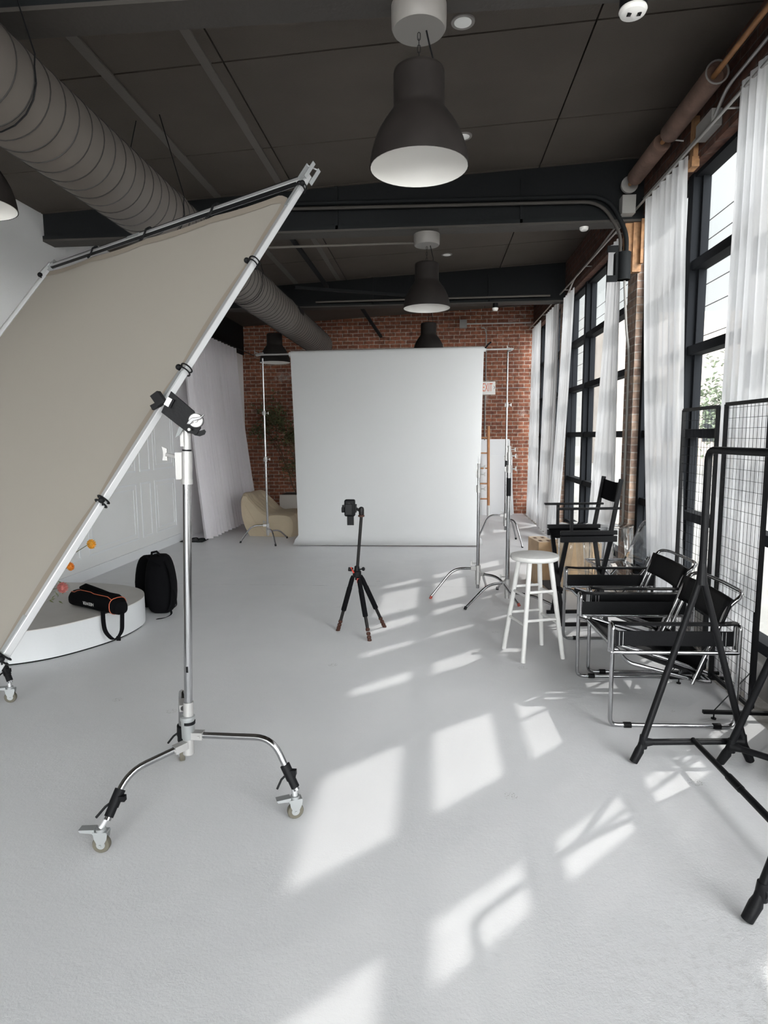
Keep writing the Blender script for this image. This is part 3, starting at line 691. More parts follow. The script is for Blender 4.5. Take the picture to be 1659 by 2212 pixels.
# fabric with scalloped edges between the ties
tiesR = [.06, .53, 1.13, 1.77, 2.42]
tiesT = [.06, .75, 1.5, 2.27, 3.08]
def scal(a, ties, base, dep):
    for i in range(len(ties) - 1):
        if ties[i] <= a <= ties[i + 1]:
            f = (a - ties[i]) / (ties[i + 1] - ties[i]); return base + dep * (ties[i + 1] - ties[i]) * 4 * f * (1 - f)
    return base
na, nb = 60, 60; P = []
for i in range(na + 1):
    row = []
    for j in range(nb + 1):
        a = .06 + (LA - .12) * i / na; b = .045 + (LB - .09) * j / nb
        e0 = scal(a, tiesR, .028, .045); e1 = LB - .045
        t0 = scal(b, tiesT, .04, .025)
        aa = t0 + (LA - .06 - t0) * i / na; bb = e0 + (e1 - e0) * j / nb
        u, v = i / na, j / nb
        cc = -.01 - .03 * math.sin(PI * u) * math.sin(PI * v)
        # clipped corner
        if u + v < .045: q = (.045 - (u + v)) * 1.2; aa += q; bb += q
        row.append(S(aa, bb, cc))
    P.append(row)
W(MB().grid(P), 'fabric', 'scrim', ang=180)
for (sel, k) in ((lambda i, j: j <= 1, 0), (lambda i, j: i <= 1, 1)):
    H = MB(); 
    if k == 0: rows = [[P[i][0] + nn * .003, P[i][0] * .0 + (P[i][0] + (P[i][1] - P[i][0]).normalized() * .05) + nn * .003] for i in range(na + 1)]
    else: rows = [[P[0][j] + nn * .003, P[0][j] + (P[1][j] - P[0][j]).normalized() * .055 + nn * .003] for j in range(nb + 1)]
    W(H.grid(rows), 'hem', 'hem', ang=180)
def tie(p, along, out, ball_at=.035):
    m = MB(); side = along.cross(out).normalized(); q = V(p)
    for k in (-.009, .009):
        ring = [q + along * (k + .004 * math.sin(a)) + side * (.028 * math.cos(a)) + out * (.024 * math.sin(a)) for a in [2 * PI * i / 16 for i in range(16)]]
        m.tube(ring, .0035, 6, closed=True)
    b = q + side * ball_at + out * .018; m.ball(b, .013)
    m.tube([b, b + V((0, 0, -.02)) + side * .008], .003, 6)
    W(m, 'elastic_tie', 'blackp')
for a in tiesR: tie(S(a, .0), d1, nn, -.03 if a in (.53, 1.13) else .028)
for b in (.75, 1.5, 2.27):
    W(MB().tube([S(-.022, b, .02), S(.0, b, .028), S(.03, b, .02), S(.06, b + .01, .012), S(.075, b + .016, .014)], .006, 8).ball(S(-.024, b, .01), .014), 'elastic_tie', 'blackp')
W(MB().ball(S(.1, LB + .0, .02), .02).tube([S(.1, LB, .02), S(.14, LB - .08, .02)], .006, 6), 'elastic_tie', 'blackp')
W(MB().ball(S(.75, LB - .02, .02), .016), 'elastic_tie', 'blackp')

# ------------------------------------------------------------------ rolling stand carrying the frame
def caster(parent, x, y, rz=0., wr=.034):
    Rz = Matrix.Rotation(rz, 3, 'Z')
    def T(p): return V((x, y, 0)) + Rz @ V(p)
    m = MB(); m.lathe([(wr * .45, -.011), (wr * .93, -.012), (wr, -.008), (wr, .008), (wr * .93, .012), (wr * .45, .011)], T((0, 0, wr)), 28, Rz @ V((0, 1, 0)))
    w_ = m.build('caster_wheel', M['rubber'], parent)
    MB().cyl(T((0, -.013, wr)), T((0, .013, wr)), wr * .5, n=18).build('hub_cap', M['zinc'], w_)
    f = MB()
    for sy in (-.0165, .0165): f.plate([T((-.026, sy, .084)), T((.03, sy, .084)), T((.026, sy, .06)), T((.009, sy, .028)), T((-.008, sy, .028)), T((-.022, sy, .06))], Rz @ V((0, .002, 0)))
    f.box(T((0, 0, .086)), (.056, .036, .006), Rz).cyl(T((0, 0, .088)), T((0, 0, .1)), .019, n=18)
    f.cyl(T((0, -.021, wr)), T((0, .021, wr)), .005, n=8)
    f.build('caster_fork', M['zinc'], parent)
    MB().plate([T((-.02, -.016, .083)), T((-.075, -.018, .09)), T((-.08, -.018, .1)), T((-.02, -.016, .1))], Rz @ V((0, .034, 0))).build('brake_pedal', M['zinc'], parent)
def rolling_stand(label, bx=-1.066, by=2.5, full=True):
    t = thing('rolling_stand', label, 'light stand', (-1.066, 2.5, 0), 0, 'wheeled light stands')
    tx, ty = .061, 0
    def C(z): return V((tx * (z - .2) / 1.48, 0, z))
    MB().cyl(C(.42), C(1.42), .0175, n=28).build('column', M['chrome'], t, ang=60)
    lab = MB(); lab.box(C(.62) + V((.002, -.0175, 0)), (.009, .002, .026)); lab.build('black_sticker', M['blackp'], t)
    MB().cyl(C(1.42), C(1.545), .0215, n=24).bb(*[C(1.42).x - .042, C(1.42).x - .005, -.012, .012, 1.43, 1.54]).cyl(C(1.41), C(1.432), .024, n=24).build('top_collar', M['steel'], t)
    kk = MB(); knob(kk, C(1.52) + V((-.04, 0, 0)), (-1, 0, .25), 1.1); kk.build('collar_knob', M['steel'], t)
    MB().cyl(C(1.545), C(1.552), .019, n=20).build('black_ring', M['blackp'], t)
    MB().cyl(C(1.552), C(1.64), .0165, n=20).bb(C(1.56).x - .018, C(1.56).x - .004, -.022, -.012, 1.565, 1.625).build('receiver', M['steel'], t)
    MB().plate([C(1.665) + V((.008, -.03, 0)), C(1.64) + V((.002, -.035, 0)), C(1.61) + V((-.018, -.035, 0)), C(1.60) + V((-.036, -.03, .0)), C(1.605) + V((-.03, -.03, .012)), C(1.635) + V((-.018, -.03, .012)), C(1.66) + V((-.004, -.03, .008))], (0, .006, 0)).build('lock_lever', M['zinc'], t)
    MB().cyl(C(.40), C(.47), .0215, n=24).build('lower_sleeve', M['steel'], t)
    MB().lathe([(.022, .30), (.028, .31), (.028, .385), (.031, .39), (.031, .405), (.024, .41)], (C(.3).x, 0, 0), 28).build('brake_ring', M['zinc'], t)
    MB().cyl(C(.372), C(.385), .0288, n=28).build('scale_band', M['blackp'], t)
    MB().cyl(C(.235), C(.32), .024, n=24).build('base_hub', M['steel'], t)
    def leg(pts, cx, cy, rz, mountz):
        m = MB().tube(fillet(pts, .075, 7), .0135, 14).build('leg', M['chrome'], t, ang=60)
        p = V(pts[-1]); q = V(pts[-2]); d = (q - p).normalized()
        MB().cyl(p + d * .05, p + d * .115, .021, n=16).cyl(p + d * .012, p + d * .05, .018, n=16).box(p + d * .085 + V((.022, -.005, 0)), (.03, .02, .022)).tube([p + d * .08, p + d * .07 + V((-.03, -.02, -.012)), p + d * .05 + V((-.055, -.03, -.03))], .005, 8).build('leg_clamp', M['blackp'], m)
        MB().cyl(p + d * .03, (cx, cy, .098), .0115, n=14).build('caster_stem', M['alu'], m)
        a = V(pts[0]); b = (V(pts[1]) - a).normalized()
        MB().beam(a, a + b * .055, .034, .032).cyl(a + b * .04 + V((0, -.02, 0)), a + b * .04 + V((0, -.024, 0)), .006, n=8).build('leg_bracket', M['steel'], m)
        caster(t, cx, cy, rz)
    ox, oy = -1.066, 2.5
    leg([(.02, -.003, .322), (.385, -.04, .338), (-.575 - ox, 2.432 - oy, .125)], -.583 - ox, 2.432 - oy, math.radians(25), .3)
    leg([(-.0, -.02, .285), (-.165, -.215, .262), (-.2, -.325, .125)], -1.288 - ox, 2.165 - oy, math.radians(5), .3)
    leg([(-.02, .02, .43), (-.09, .17, .46), (-.165, .31, .125)], -1.25 - ox, 2.86 - oy, math.radians(110), .4)
    return t
rs = rolling_stand('chrome rolling stand with three casters carrying the tilted fabric frame')
# grip head with black plate
import_px = {}
Yp = 2.44
def g(x, z, y=Yp): return V((x, y, z))
t2 = thing('frame_bracket', 'black plate bracket with round chrome grip head joining frame to stand', 'bracket', (-1.0, 2.44, 1.70))
def W2(m, n_, mat, **k): return m.build(n_, M[mat], t2, world=True, **k)
pts = [(-1.047, 1.785), (-.955, 1.705), (-.930, 1.638), (-.950, 1.612), (-.985, 1.618), (-1.092, 1.702)]
m = MB().plate([g(x, z, 2.455) for x, z in pts], (0, .006, 0)); W2(m, 'plate', 'black', bevel=.002)
W2(MB().plate([g(x, z, 2.448) for x, z in [(-1.058, 1.762), (-1.040, 1.752), (-1.058, 1.722), (-1.076, 1.733)]], (0, .005, 0)), 'slot_insert', 'alu')
W2(MB().plate([g(x, z, 2.444) for x, z in [(-1.037, 1.753), (-1.030, 1.748), (-1.049, 1.716), (-1.056, 1.721)]], (0, .008, 0)), 'slot', 'blackp')
W2(MB().beam((-1.115, 2.46, 1.745), (-1.085, 2.46, 1.765), .05, .035, (0, 1, 0)).beam((-1.13, 2.46, 1.72), (-1.10, 2.46, 1.735), .02, .02), 'clamp_jaw', 'blackp')
cx, cz = -.940, 1.667
W2(MB().lathe([(.0, 0), (.029, 0), (.029, .024), (0, .024)], (cx - .006, 2.452, cz), 32, (.25, -1, 0)), 'brake_disc', 'blackp')
W2(MB().lathe([(.0, .022), (.027, .022), (.0275, .04), (.025, .043), (.009, .043), (.008, .06), (0, .06)], (cx - .004, 2.452, cz), 32, (.25, -1, 0)), 'grip_head', 'steel')
hp = [(-.022, -.014), (-.008, -.016), (.004, -.004), (.02, .0), (.036, .006), (.05, .02), (.046, .022), (.034, .014), (.018, .011), (.0, .010), (-.010, .004)]
W2(MB().plate([(cx + x, 2.388, cz + z) for x, z in hp], (0, .01, 0)), 't_handle', 'chrome', bevel=.002)
W2(MB().cyl((cx - .03, 2.44, cz - .035), (cx - .03, 2.43, cz - .035), .006, n=12), 'bolt', 'steel')
W2(MB().plate([(cx + x, 2.462, cz + z) for x, z in [(-.03, -.05), (.02, -.035), (.026, -.043), (.02, -.055), (0, -.062), (-.02, -.058)]], (0, .005, 0)), 'spigot_plate', 'black')
# second rolling stand, mostly outside the frame
rs2 = dup(rs, (-3.05, 3.60, 0), math.radians(-8), 'rolling stand at left edge, only a braked caster showing below the frame')

# ------------------------------------------------------------------ podium and what stands on it
pb = [(-3.3, 4.12), (-3.05, 4.05), (-2.99, 4.05), (-2.80, 4.17), (-2.66, 4.35), (-2.53, 4.6), (-2.475, 4.85), (-2.49, 5.1), (-2.64, 5.36), (-2.93, 5.52), (-3.25, 5.57), (-3.7, 5.57), (-3.93, 5.5), (-3.93, 4.15)]
def smooth(poly, it=2):
    for _ in range(it):
        q = []
        for i in range(len(poly)):
            a = poly[i]; b = poly[(i + 1) % len(poly)]
            q += [(a[0] * .75 + b[0] * .25, a[1] * .75 + b[1] * .25), (a[0] * .25 + b[0] * .75, a[1] * .25 + b[1] * .75)]
        poly = q
    return poly
t = thing('curved_podium', 'low white curved podium behind the fabric frame', 'podium', (-3.1, 4.6, 0))
pp = smooth(pb, 2)
MB().prism(pp, .012, .234).build('body', M['podside'], t, world=True, ang=40)
M['podtop'] = pbr('podium_top', (.55, .53, .51), .55, bump=.1, bscale=40, var=.08, vscale=3)
MB().prism(pp, .234, .24).build('top', M['podtop'], t, world=True)
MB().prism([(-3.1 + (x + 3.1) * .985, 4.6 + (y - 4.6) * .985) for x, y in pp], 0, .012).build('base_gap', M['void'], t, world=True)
# tripod bag
zb = .24
a = V((-2.965, 4.83, zb + .075)); b = V((-2.42, 4.55, zb + .072))
dirb = (b - a).normalized(); sd = V((0, 0, 1)).cross(dirb).normalized()
t = thing('tripod_bag', 'long black zipped bag with orange piping lying on the podium', 'bag', (-2.7, 4.6, zb))
rows = []; rings = []
for k in range(15):
    u = k / 14; c = a.lerp(b, u); e = 1 if 0 < k < 14 else .0
    hh = (.074 if 2 < k < 13 else .064) * (1 if 0 < k < 14 else .75); ww = .075 * (1 if 0 < k < 14 else .75)
    if k in (4, 5, 6, 7): hh *= 1.07
    ring = []
    for i in range(21):
        an = 2 * PI * i / 20; cs, sn = math.cos(an), math.sin(an)
        px_ = math.copysign(abs(cs) ** .7, cs) * ww; pz_ = math.copysign(abs(sn) ** .75, sn) * hh
        ring.append(c + sd * px_ + V((0, 0, pz_ - .072 + hh)))
    rows.append(ring); rings.append(ring)
m = MB().grid(rows)
m.add(rows[0][:-1], [tuple(range(20))]); m.add(rows[-1][:-1], [tuple(range(20))[::-1]])
m.build('body', M['nylon'], t, world=True, ang=50)
MB().tube([p + dirb * .0 for p in rings[13][:-1]], .0035, 6, closed=True).build('piping', M['piping'], t, world=True)
MB().tube([rings[k][7] + V((0, 0, .002)) for k in range(1, 14)], .003, 6).build('piping', M['piping'], t, world=True)
MB().tube([a.lerp(b, .15) + V((0, 0, .075)), a.lerp(b, .3) + V((0, 0, .105)) - sd * .01, a.lerp(b, .6) + V((0, 0, .085)), a.lerp(b, .85) + V((0, 0, .072))], [.012, .018, .014, .008], 8).build('zip_flap', M['nylon'], t, world=True)
def strap(pts, w, th, sidev):
    m = MB(); pts = fillet(pts, .05, 4)
    sv = V(sidev).normalized(); Pq = []
    for i, p in enumerate(pts):
        tt = ((pts[min(i + 1, len(pts) - 1)]) - pts[max(i - 1, 0)]).normalized(); nv = tt.cross(sv).normalized()
        Pq.append([p + sv * w / 2 + nv * th / 2, p - sv * w / 2 + nv * th / 2, p - sv * w / 2 - nv * th / 2, p + sv * w / 2 - nv * th / 2, p + sv * w / 2 + nv * th / 2])
    return m.grid(Pq)
p0 = a.lerp(b, .72) - sd * .075 + V((0, 0, -.02)); p1 = b + dirb * .0 - sd * .03 + V((0, 0, -.03))
off = -sd * .075
e0 = V((-2.56, 4.53, zb + .03)); e1 = V((-2.52, 4.47, .12)); e2 = V((-2.45, 4.47, .05)); e3 = V((-2.40, 4.50, .11)); e4 = V((-2.405, 4.53, zb + .02))
strap([e0, V((-2.54, 4.49, .2)), e1, e2, e3, e4], .032, .004, (.8, .5, .1)).build('strap', M['nylon'], t, world=True)
MB().box(e2 + V((.03, .01, .02)), (.03, .012, .035)).build('buckle', M['blackp'], t, world=True)
yv = (V((0, 0, 1)) + sd * .0).normalized()
Rt = Matrix((dirb, V((0, 0, 1)), dirb.cross(V((0, 0, 1))))).transposed() @ Matrix.Rotation(PI, 3, 'Z')
tx_ = text('NEEWER', .036, (0, 0, 0), Matrix.Identity(3), M['letter'], t, name='lettering', ext=.0008)
cpos = a.lerp(b, .5) - sd * .079 + V((0, 0, -.012))
tx_.data.transform(t.matrix_basis.inverted() @ Matrix.Translation(cpos) @ Rt.to_4x4())
# backpack
t = thing('backpack', 'black backpack standing on the floor behind the podium end', 'backpack', (-2.500, 5.500, 0))
def sack(c, sz, rot, pw=.6, n=24, m_=14, lean=0):
    mb = MB(); vs = []; R = Matrix.Rotation(rot, 3, 'Z')
    for j in range(m_ + 1):
        ph = -PI / 2 + PI * j / m_
        for i in range(n):
            th = 2 * PI * i / n
            f = lambda q, e: math.copysign(abs(q) ** e, q)
            x = f(math.cos(ph), .45) * f(math.cos(th), pw); y = f(math.cos(ph), .45) * f(math.sin(th), pw); z = f(math.sin(ph), .8)
            tp = 1 - .16 * max(0, z)
            q = V((x * sz[0] / 2 * tp, y * sz[1] / 2 * tp, z * sz[2] / 2)); q.x += lean * z * sz[2] / 2
            vs.append(V(c) + R @ q)
    mb.add(vs, [(j * n + i, j * n + (i + 1) % n, (j + 1) * n + (i + 1) % n, (j + 1) * n + i) for j in range(m_) for i in range(n)])
    return mb
sack((-2.500, 5.440, .275), (.27, .22, .55), .1).build('main_pocket', M['nylon'], t, world=True, ang=60)
sack((-2.69, 5.63, .25), (.27, .2, .50), .2).build('front_pocket', M['nylon'], t, world=True, ang=60)
MB().tube([(-2.550, 5.380, .53), (-2.535, 5.360, .575), (-2.490, 5.360, .585), (-2.460, 5.380, .54)], .011, 8).build('top_handle', M['nylon'], t, world=True)
MB().tube([(-2.590, 5.360, .55), (-2.550, 5.340, .50), (-2.450, 5.320, .46)], .008, 6).build('flap', M['nylon'], t, world=True)
strap([(-2.420, 5.380, .5), (-2.360, 5.340, .42), (-2.345, 5.340, .25), (-2.360, 5.340, .12), (-2.390, 5.340, .05)], .045, .012, (0, 1, 0)).build('shoulder_strap', M['nylon'], t, world=True)
strap([(-2.350, 5.340, .25), (-2.310, 5.310, .2), (-2.305, 5.310, .1), (-2.350, 5.310, .07)], .02, .004, (0, 1, 0)).build('strap', M['nylon'], t, world=True)
strap([(-2.370, 5.320, .06), (-2.340, 5.280, .03), (-2.390, 5.240, .006), (-2.450, 5.210, .006)], .025, .004, (.3, .9, 0)).build('strap', M['nylon'], t, world=True)
MB().tube([(-2.770, 5.440, .22), (-2.795, 5.420, .18), (-2.800, 5.420, .12)], .005, 6).build('zip_pull', M['blackp'], t, world=True)
# flowers
def bloom(mb, c, d, R=.05, n=26, ln=.055, spread=.8, rr=None):
    d = V(d).normalized(); x = d.orthogonal().normalized(); y = d.cross(x); c = V(c)
    for i in range(n):
        a_ = 2 * PI * i / n * 2.4; s_ = spread * (.35 + .65 * (i / n))
        q = c + (x * math.cos(a_) + y * math.sin(a_)) * .006
        e = q + (d + (x * math.cos(a_) + y * math.sin(a_)) * s_).normalized() * ln
        mid = q.lerp(e, .5) + (x * math.cos(a_) + y * math.sin(a_)) * .012
        mb.tube([q, mid, e], [.004, .006, .0025], 5)
    mb.ball(c + d * ln * .35, R * .38, 10)
t = thing('flower_arrangement', 'orange and pink protea flowers on the podium beside the frame edge', 'flowers', (-3.38, 4.62, zb))
def stem(p, q): return MB().tube([p, V(p).lerp(V(q), .5) + V((-.02, 0, .03)), q], .003, 6)
vb = V((-3.38, 4.62, zb + .05))
for c_, d_, mt, s_ in (((-2.80, 4.8, .745), (.85, -.2, .1), 'yellow', 1.0), ((-2.925, 4.7, .575), (.8, -.1, .3), 'orange', .8), ((-2.945, 4.6, .43), (.8, -.3, .15), 'pink', 1.15)):
    bm_ = MB(); bloom(bm_, c_, d_, .05 * s_, 30, .055 * s_); bm_.build('bloom', M[mt], t, world=True)
    stem(vb, c_).build('stem', M['leaf'], t, world=True)
lf = MB()
for i in range(26):
    c_ = V((-2.96 + rnd.uniform(-.07, .06), 4.57 + rnd.uniform(-.05, .08), .40 + rnd.uniform(-.06, .08))); d_ = V((rnd.uniform(-1, 1), rnd.uniform(-1, .4), rnd.uniform(-.6, 1))).normalized(); s_ = d_.orthogonal().normalized()
    lf.add([c_, c_ + d_ * .02 + s_ * .006, c_ + d_ * .05, c_ + d_ * .02 - s_ * .006], [(0, 1, 2, 3)])
lf.build('foliage', M['leaf'], t, world=True)
MB().lathe([(0, 0), (.05, 0), (.06, .05), (.045, .1), (.035, .12)], vb - V((0, 0, .05)), 24).build('vase', M['white'], t, world=True)

# ------------------------------------------------------------------ black foot plate by the curtain
t = thing('curtain_stand_base', 'flat black metal foot plate on floor at the grey curtain bottom', 'stand base', (-3.62, 9.35, 0))
MB().bb(-.28, .08, -.14, .12, .006, .016).build('plate', M['black'], t)
for x, y in ((-.2, -.05), (-.1, .0), (0.02, -.03)): MB().tube(fillet([(x - .05, y, .02), (x - .02, y - .04, .05), (x + .04, y, .05), (x + .06, y + .03, .02)], .03), .01, 8).build('cable', M['blackp'], t)
for x, y in ((-.24, -.1), (.05, -.1), (-.24, .08), (.05, .08)): MB().cyl((x, y, 0), (x, y, .008), .012, n=8).build('foot', M['rubber'], t)

# ------------------------------------------------------------------ camera tripod
t = thing('camera_tripod', 'black tripod with red clips and bronze leg locks on bare floor', 'tripod', (-.60, 4.95, 0))
cxy = V((-.625, 4.95, 0)); hub = cxy + V((0, 0, .49))
feet = [V((-.795, 4.985, .0)), V((-.505, 4.74, .0)), V((-.415, 5.10, .0))]
for f_ in feet:
    dr_ = (f_ - hub); top = hub + V((dr_.x, dr_.y, 0)).normalized() * .035 + V((0, 0, -.02)); dl = (f_ - top)
    def q(u): return top + dl * u
    lg = MB().tube([q(0), q(.07), q(.2), q(.215), q(.62), q(.63)], [.014, .019, .019, .021, .021, .016], 16).build('leg', M['nylon'], t, world=True, ang=50)
    o = MB().cyl(q(.62), q(.83), .0135, n=14).build('lower_tube', M['tripodtube'], lg); o.data.transform(t.matrix_basis.inverted())
    k = MB()
    for u in (.80, .865, .92, .965): k.lathe([(.012, 0), (.0165, .005), (.0175, .018), (.0145, .024), (.012, .026)], q(u), 14, dl)
    o = k.build('lock_ring', M['bronze'], lg); o.data.transform(t.matrix_basis.inverted())
    o = MB().cyl(q(.97), f_ + V((0, 0, .0)), .013, .011, n=12).build('rubber_foot', M['rubber'], lg); o.data.transform(t.matrix_basis.inverted())
ct = cxy + V((.045, 0, 1.0))
def cc(z): return cxy + (ct - cxy - V((0, 0, .49))) * ((z - .49) / .51) * 1.0 if False else V((cxy.x + .045 * (z - .49) / .51, cxy.y, z))
MB().cyl(cc(.44), cc(.96), .0125, n=18).build('centre_column', M['tripodtube'], t, world=True)
MB().lathe([(.02, -.03), (.035, -.02), (.035, .02), (.024, .03), (.02, .06), (.016, .065)], hub, 20).build('shoulder', M['blackp'], t, world=True)
MB().cyl(hub + V((-.03, -.02, .04)), hub + V((-.065, -.03, .045)), .016, n=10).build('lock_knob', M['blackp'], t, world=True)
MB().cyl(hub + V((.02, -.02, .04)), hub + V((.05, -.02, .045)), .006, n=8).ball(hub + V((.055, -.02, .045)), .014, 10, (1, .6, 1.2)).build('lock_knob', M['blackp'], t, world=True)
MB().beam(hub + V((-.045, -.03, .06)), hub + V((-.02, -.035, .015)), .012, .01).build('red_clip', M['red'], t, world=True)
MB().box(hub + V((.015, -.045, -.045)), (.02, .012, .035)).build('red_clip', M['red'], t, world=True)
MB().lathe([(.012, .0), (.026, .004), (.026, .016), (.018, .02)], cc(.955), 20).build('head_base', M['bronze'], t, world=True)
MB().lathe([(.018, 0), (.021, .01), (.0215, .045), (.018, .06), (.008, .066), (0, .067)], cc(.972), 20).build('ball_head', M['tripodtube'], t, world=True)
MB().cyl(cc(1.0), cc(1.015) + V((-.045, 0, .008)), .011, n=12).box(cc(1.02) + V((-.05, -.0, .006)), (.012, .05, .065)).build('plate_clamp', M['blackp'], t, world=True)
t = thing('camera', 'black camera turned upright on the tripod, its screen folded down', 'camera', (-.675, 4.95, 1.03))
MB().box((0, 0, 0), (.085, .06, .135)).build('body', M['blackp'], t, bevel=.012)
MB().box((-.005, -.037, -.01), (.06, .014, .09)).build('back_panel', M['black'], t, bevel=.004)
MB().lathe([(.036, 0), (.038, .03), (.034, .09), (.03, .1), (0, .1)], (0, .03, 0), 24, (0, 1, 0)).build('lens', M['blackp'], t)
MB().lathe([(0, 0), (.02, .0), (.023, .01), (.023, .022), (0, .022)], (-.042, -.01, -.015), 18, (-1, 0, 0)).box((-.052, -.02, .0), (.012, .03, .05)).build('viewfinder', M['blackp'], t)
MB().lathe([(0, 0), (.013, .0), (.013, .006), (0, .006)], (.0, -.03, .035), 16, (0, -1, 0)).build('button_dial', M['tripodtube'], t)
MB().box((.008, -.035, -.1), (.054, .008, .072)).build('folding_screen', M['blackp'], t, bevel=.002)

# ------------------------------------------------------------------ white stool
sx_, sy_ = .725, 4.52
t = thing('white_stool', 'round white painted wooden bar stool beside the chrome stands', 'stool', (sx_, sy_, 0), math.radians(12))
MB().lathe([(0, .705), (.155, .705), (.17, .712), (.174, .725), (.17, .74), (.155, .745), (0, .745)], n=48).build('seat', M['stool'], t, ang=50)
LG = []
for k in range(4):
    a_ = PI / 4 + k * PI / 2 + .12; top = V((math.cos(a_) * .115, math.sin(a_) * .115, .71)); bot = V((math.cos(a_) * .222, math.sin(a_) * .222, 0)); LG.append((top, bot))
    MB().cyl(bot, top, .016, .0175, n=18).build('leg', M['stool'], t, ang=50)
for z in (.26, .46):
    for k in range(4):
        zz = z + (.0 if k % 2 else .03); p = LG[k][1].lerp(LG[k][0], zz / .71); q_ = LG[(k + 1) % 4][1].lerp(LG[(k + 1) % 4][0], zz / .71)
        MB().cyl(p, q_, .0105, n=12).build('rung', M['stool'], t)

# ------------------------------------------------------------------ wooden boxes
t = thing('wooden_block', 'tall light wooden box with four slots on top, behind the white stool', 'wooden box', (1.15, 6.8, 0), math.radians(8))
MB().bb(-.08, .10, -.19, .19, 0, .475).build('body', M['ply'], t, bevel=.003)
MB().bb(-.08, .10, -.19, .19, .4755, .479).build('top', M['plyt'], t)
for x in (-.035, .05):
    for y in (-.1, .09): MB().box((x, y, .4795), (.032, .07, .002)).build('slot', M['hole'], t, bevel=.0008)
tag(MB().bb(1.22, 1.70, 6.42, 6.66, 0, .50).build('plywood_box', M['ply'], None, bevel=.003), 'wide plywood box on the floor behind the director chair', 'wooden box')

# ------------------------------------------------------------------ director chair
t = thing('director_chair', 'tall black director chair with canvas seat and back, facing left', 'chair', (1.27, 5.42, 0), math.radians(186))
D, Wd = .22, .19       # half depth / half width;   local +x is the front
def part(m, n_, mt='black', **k): return m.build(n_, M[mt], t, **k)
for sy in (-1, 1):
    part(MB().bb(-D, D + .03, sy * Wd - .014, sy * Wd + .014, .715, .765), 'seat_rail', bevel=.003)
    part(MB().bb(-D, D + .03, sy * Wd - .016, sy * Wd + .016, .775, .81), 'seat_rail', bevel=.003)
    part(MB().bb(-D - .02, D + .06, sy * (Wd) - .022, sy * Wd + .022, .985, 1.003), 'armrest', bevel=.004)
    part(MB().beam((D - .06, sy * Wd, .80), (D - .06, sy * Wd, .99), .03, .022, (1, 0, 0)), 'arm_post', bevel=.003)
    part(MB().beam((-D + .05, sy * Wd, .80), (-D - .02, sy * Wd, 1.235), .022, .034, (1, 0, 0)), 'back_post', bevel=.003)
    part(MB().bb(-D + .0, D + .02, sy * Wd - .014, sy * Wd + .014, .0, .03), 'floor_rail', bevel=.003)
for x in (-D + .05, D - .02):
    for sy in (-1, 1): part(MB().beam((x + sy * .012, -sy * (Wd - .02), .74), (x + sy * .012, sy * Wd, .02), .022, .034, (1, 0, 0)), 'crossed_leg')
P = []
for i in range(9):
    u = i / 8; row = []
    for j in range(9):
        v = j / 8; row.append((-D + .02 + (2 * D - .0) * u, -Wd + 2 * Wd * v, .775 - .05 * math.sin(PI * v)))
    P.append(row)
part(MB().grid(P), 'canvas_seat', 'canvas', solid=.004, ang=180)
P = []
for i in range(7):
    z = 1.05 + .165 * i / 6; xx = -D + .05 - .07 * (z - .8) / .435; P.append([(xx - .03 * math.sin(PI * j / 8), -Wd + 2 * Wd * j / 8, z - .02 * math.sin(PI * j / 8)) for j in range(9)])
part(MB().grid(P), 'canvas_back', 'canvas', solid=.004, ang=180)
part(MB().bb(D + .0, D + .03, -Wd, Wd, .28, .30).bb(D - .02, D + .1, -Wd * .9, Wd * .9, .298, .312), 'footrest')

# ------------------------------------------------------------------ clear acrylic stools and folding chair
def ghost(loc, lab):
    t = thing('acrylic_stool', lab, 'stool', (*loc, 0), 0, 'clear acrylic stools')
    MB().lathe([(0, .715), (.15, .715), (.165, .72), (.168, .735), (.15, .742), (0, .742)], n=40).build('seat', M['acryl'], t, ang=50)
    for k in range(4):
        a_ = PI / 4 + k * PI / 2; P = []
        for z in (0, .25, .5, .72):
            w_ = .05 + .06 * (z / .72); r0 = .19 - .03 * (z / .72)
            P.append([(math.cos(a_ + d_) * r0, math.sin(a_ + d_) * r0, z) for d_ in [w_ / r0 * (k2 / 4 - .5) * 1.8 for k2 in range(5)]])
        MB().grid(P).build('leg', M['acryl'], t, solid=.006, ang=180)
    MB().tube([(math.cos(i * PI / 12) * .178, math.sin(i * PI / 12) * .178, .25) for i in range(24)], .008, 8, closed=True).build('foot_ring', M['acryl'], t)
ghost((1.36, 6.12), 'clear acrylic stool seen through the director chair arms, the left one')
ghost((1.74, 6.12), 'clear acrylic stool against the window wall, behind the folding chair')
t = thing('acrylic_folding_chair', 'clear acrylic folding chair with chrome frame behind the director chair', 'chair', (1.62, 5.62, 0), math.radians(188))
# local +x front
for sy in (-.2, .2):
    MB().tube(fillet([(.24, sy, .01), (-.16, sy, .44), (-.30, sy, .76), (-.32, sy * .75, .82), (-.325, 0, .83)], .05), .0095, 10).build('frame_tube', M['chrome'], t)
    MB().tube([(-.2, sy * .9, .01), (.0, sy * .9, .25), (.17, sy * .9, .43)], .0095, 10).build('leg', M['chrome'], t)
MB().cyl((-.2, -.18, .02), (-.2, .18, .02), .008, n=8).cyl((.22, -.2, .02), (.22, .2, .02), .008, n=8).build('cross_bar', M['chrome'], t)
P = [[(-.16 + .38 * i / 6, -.19 + .38 * j / 6, .45 + .01 * i / 6 - .012 * math.sin(PI * j / 6)) for j in range(7)] for i in range(7)]
MB().grid(P).build('seat', M['acryl'], t, solid=.01, ang=180)
MB().tube(fillet([(-.16, -.19, .455), (.22, -.19, .465), (.22, .19, .465), (-.16, .19, .455)], .05), .008, 8).build('seat_rim', M['chrome'], t)
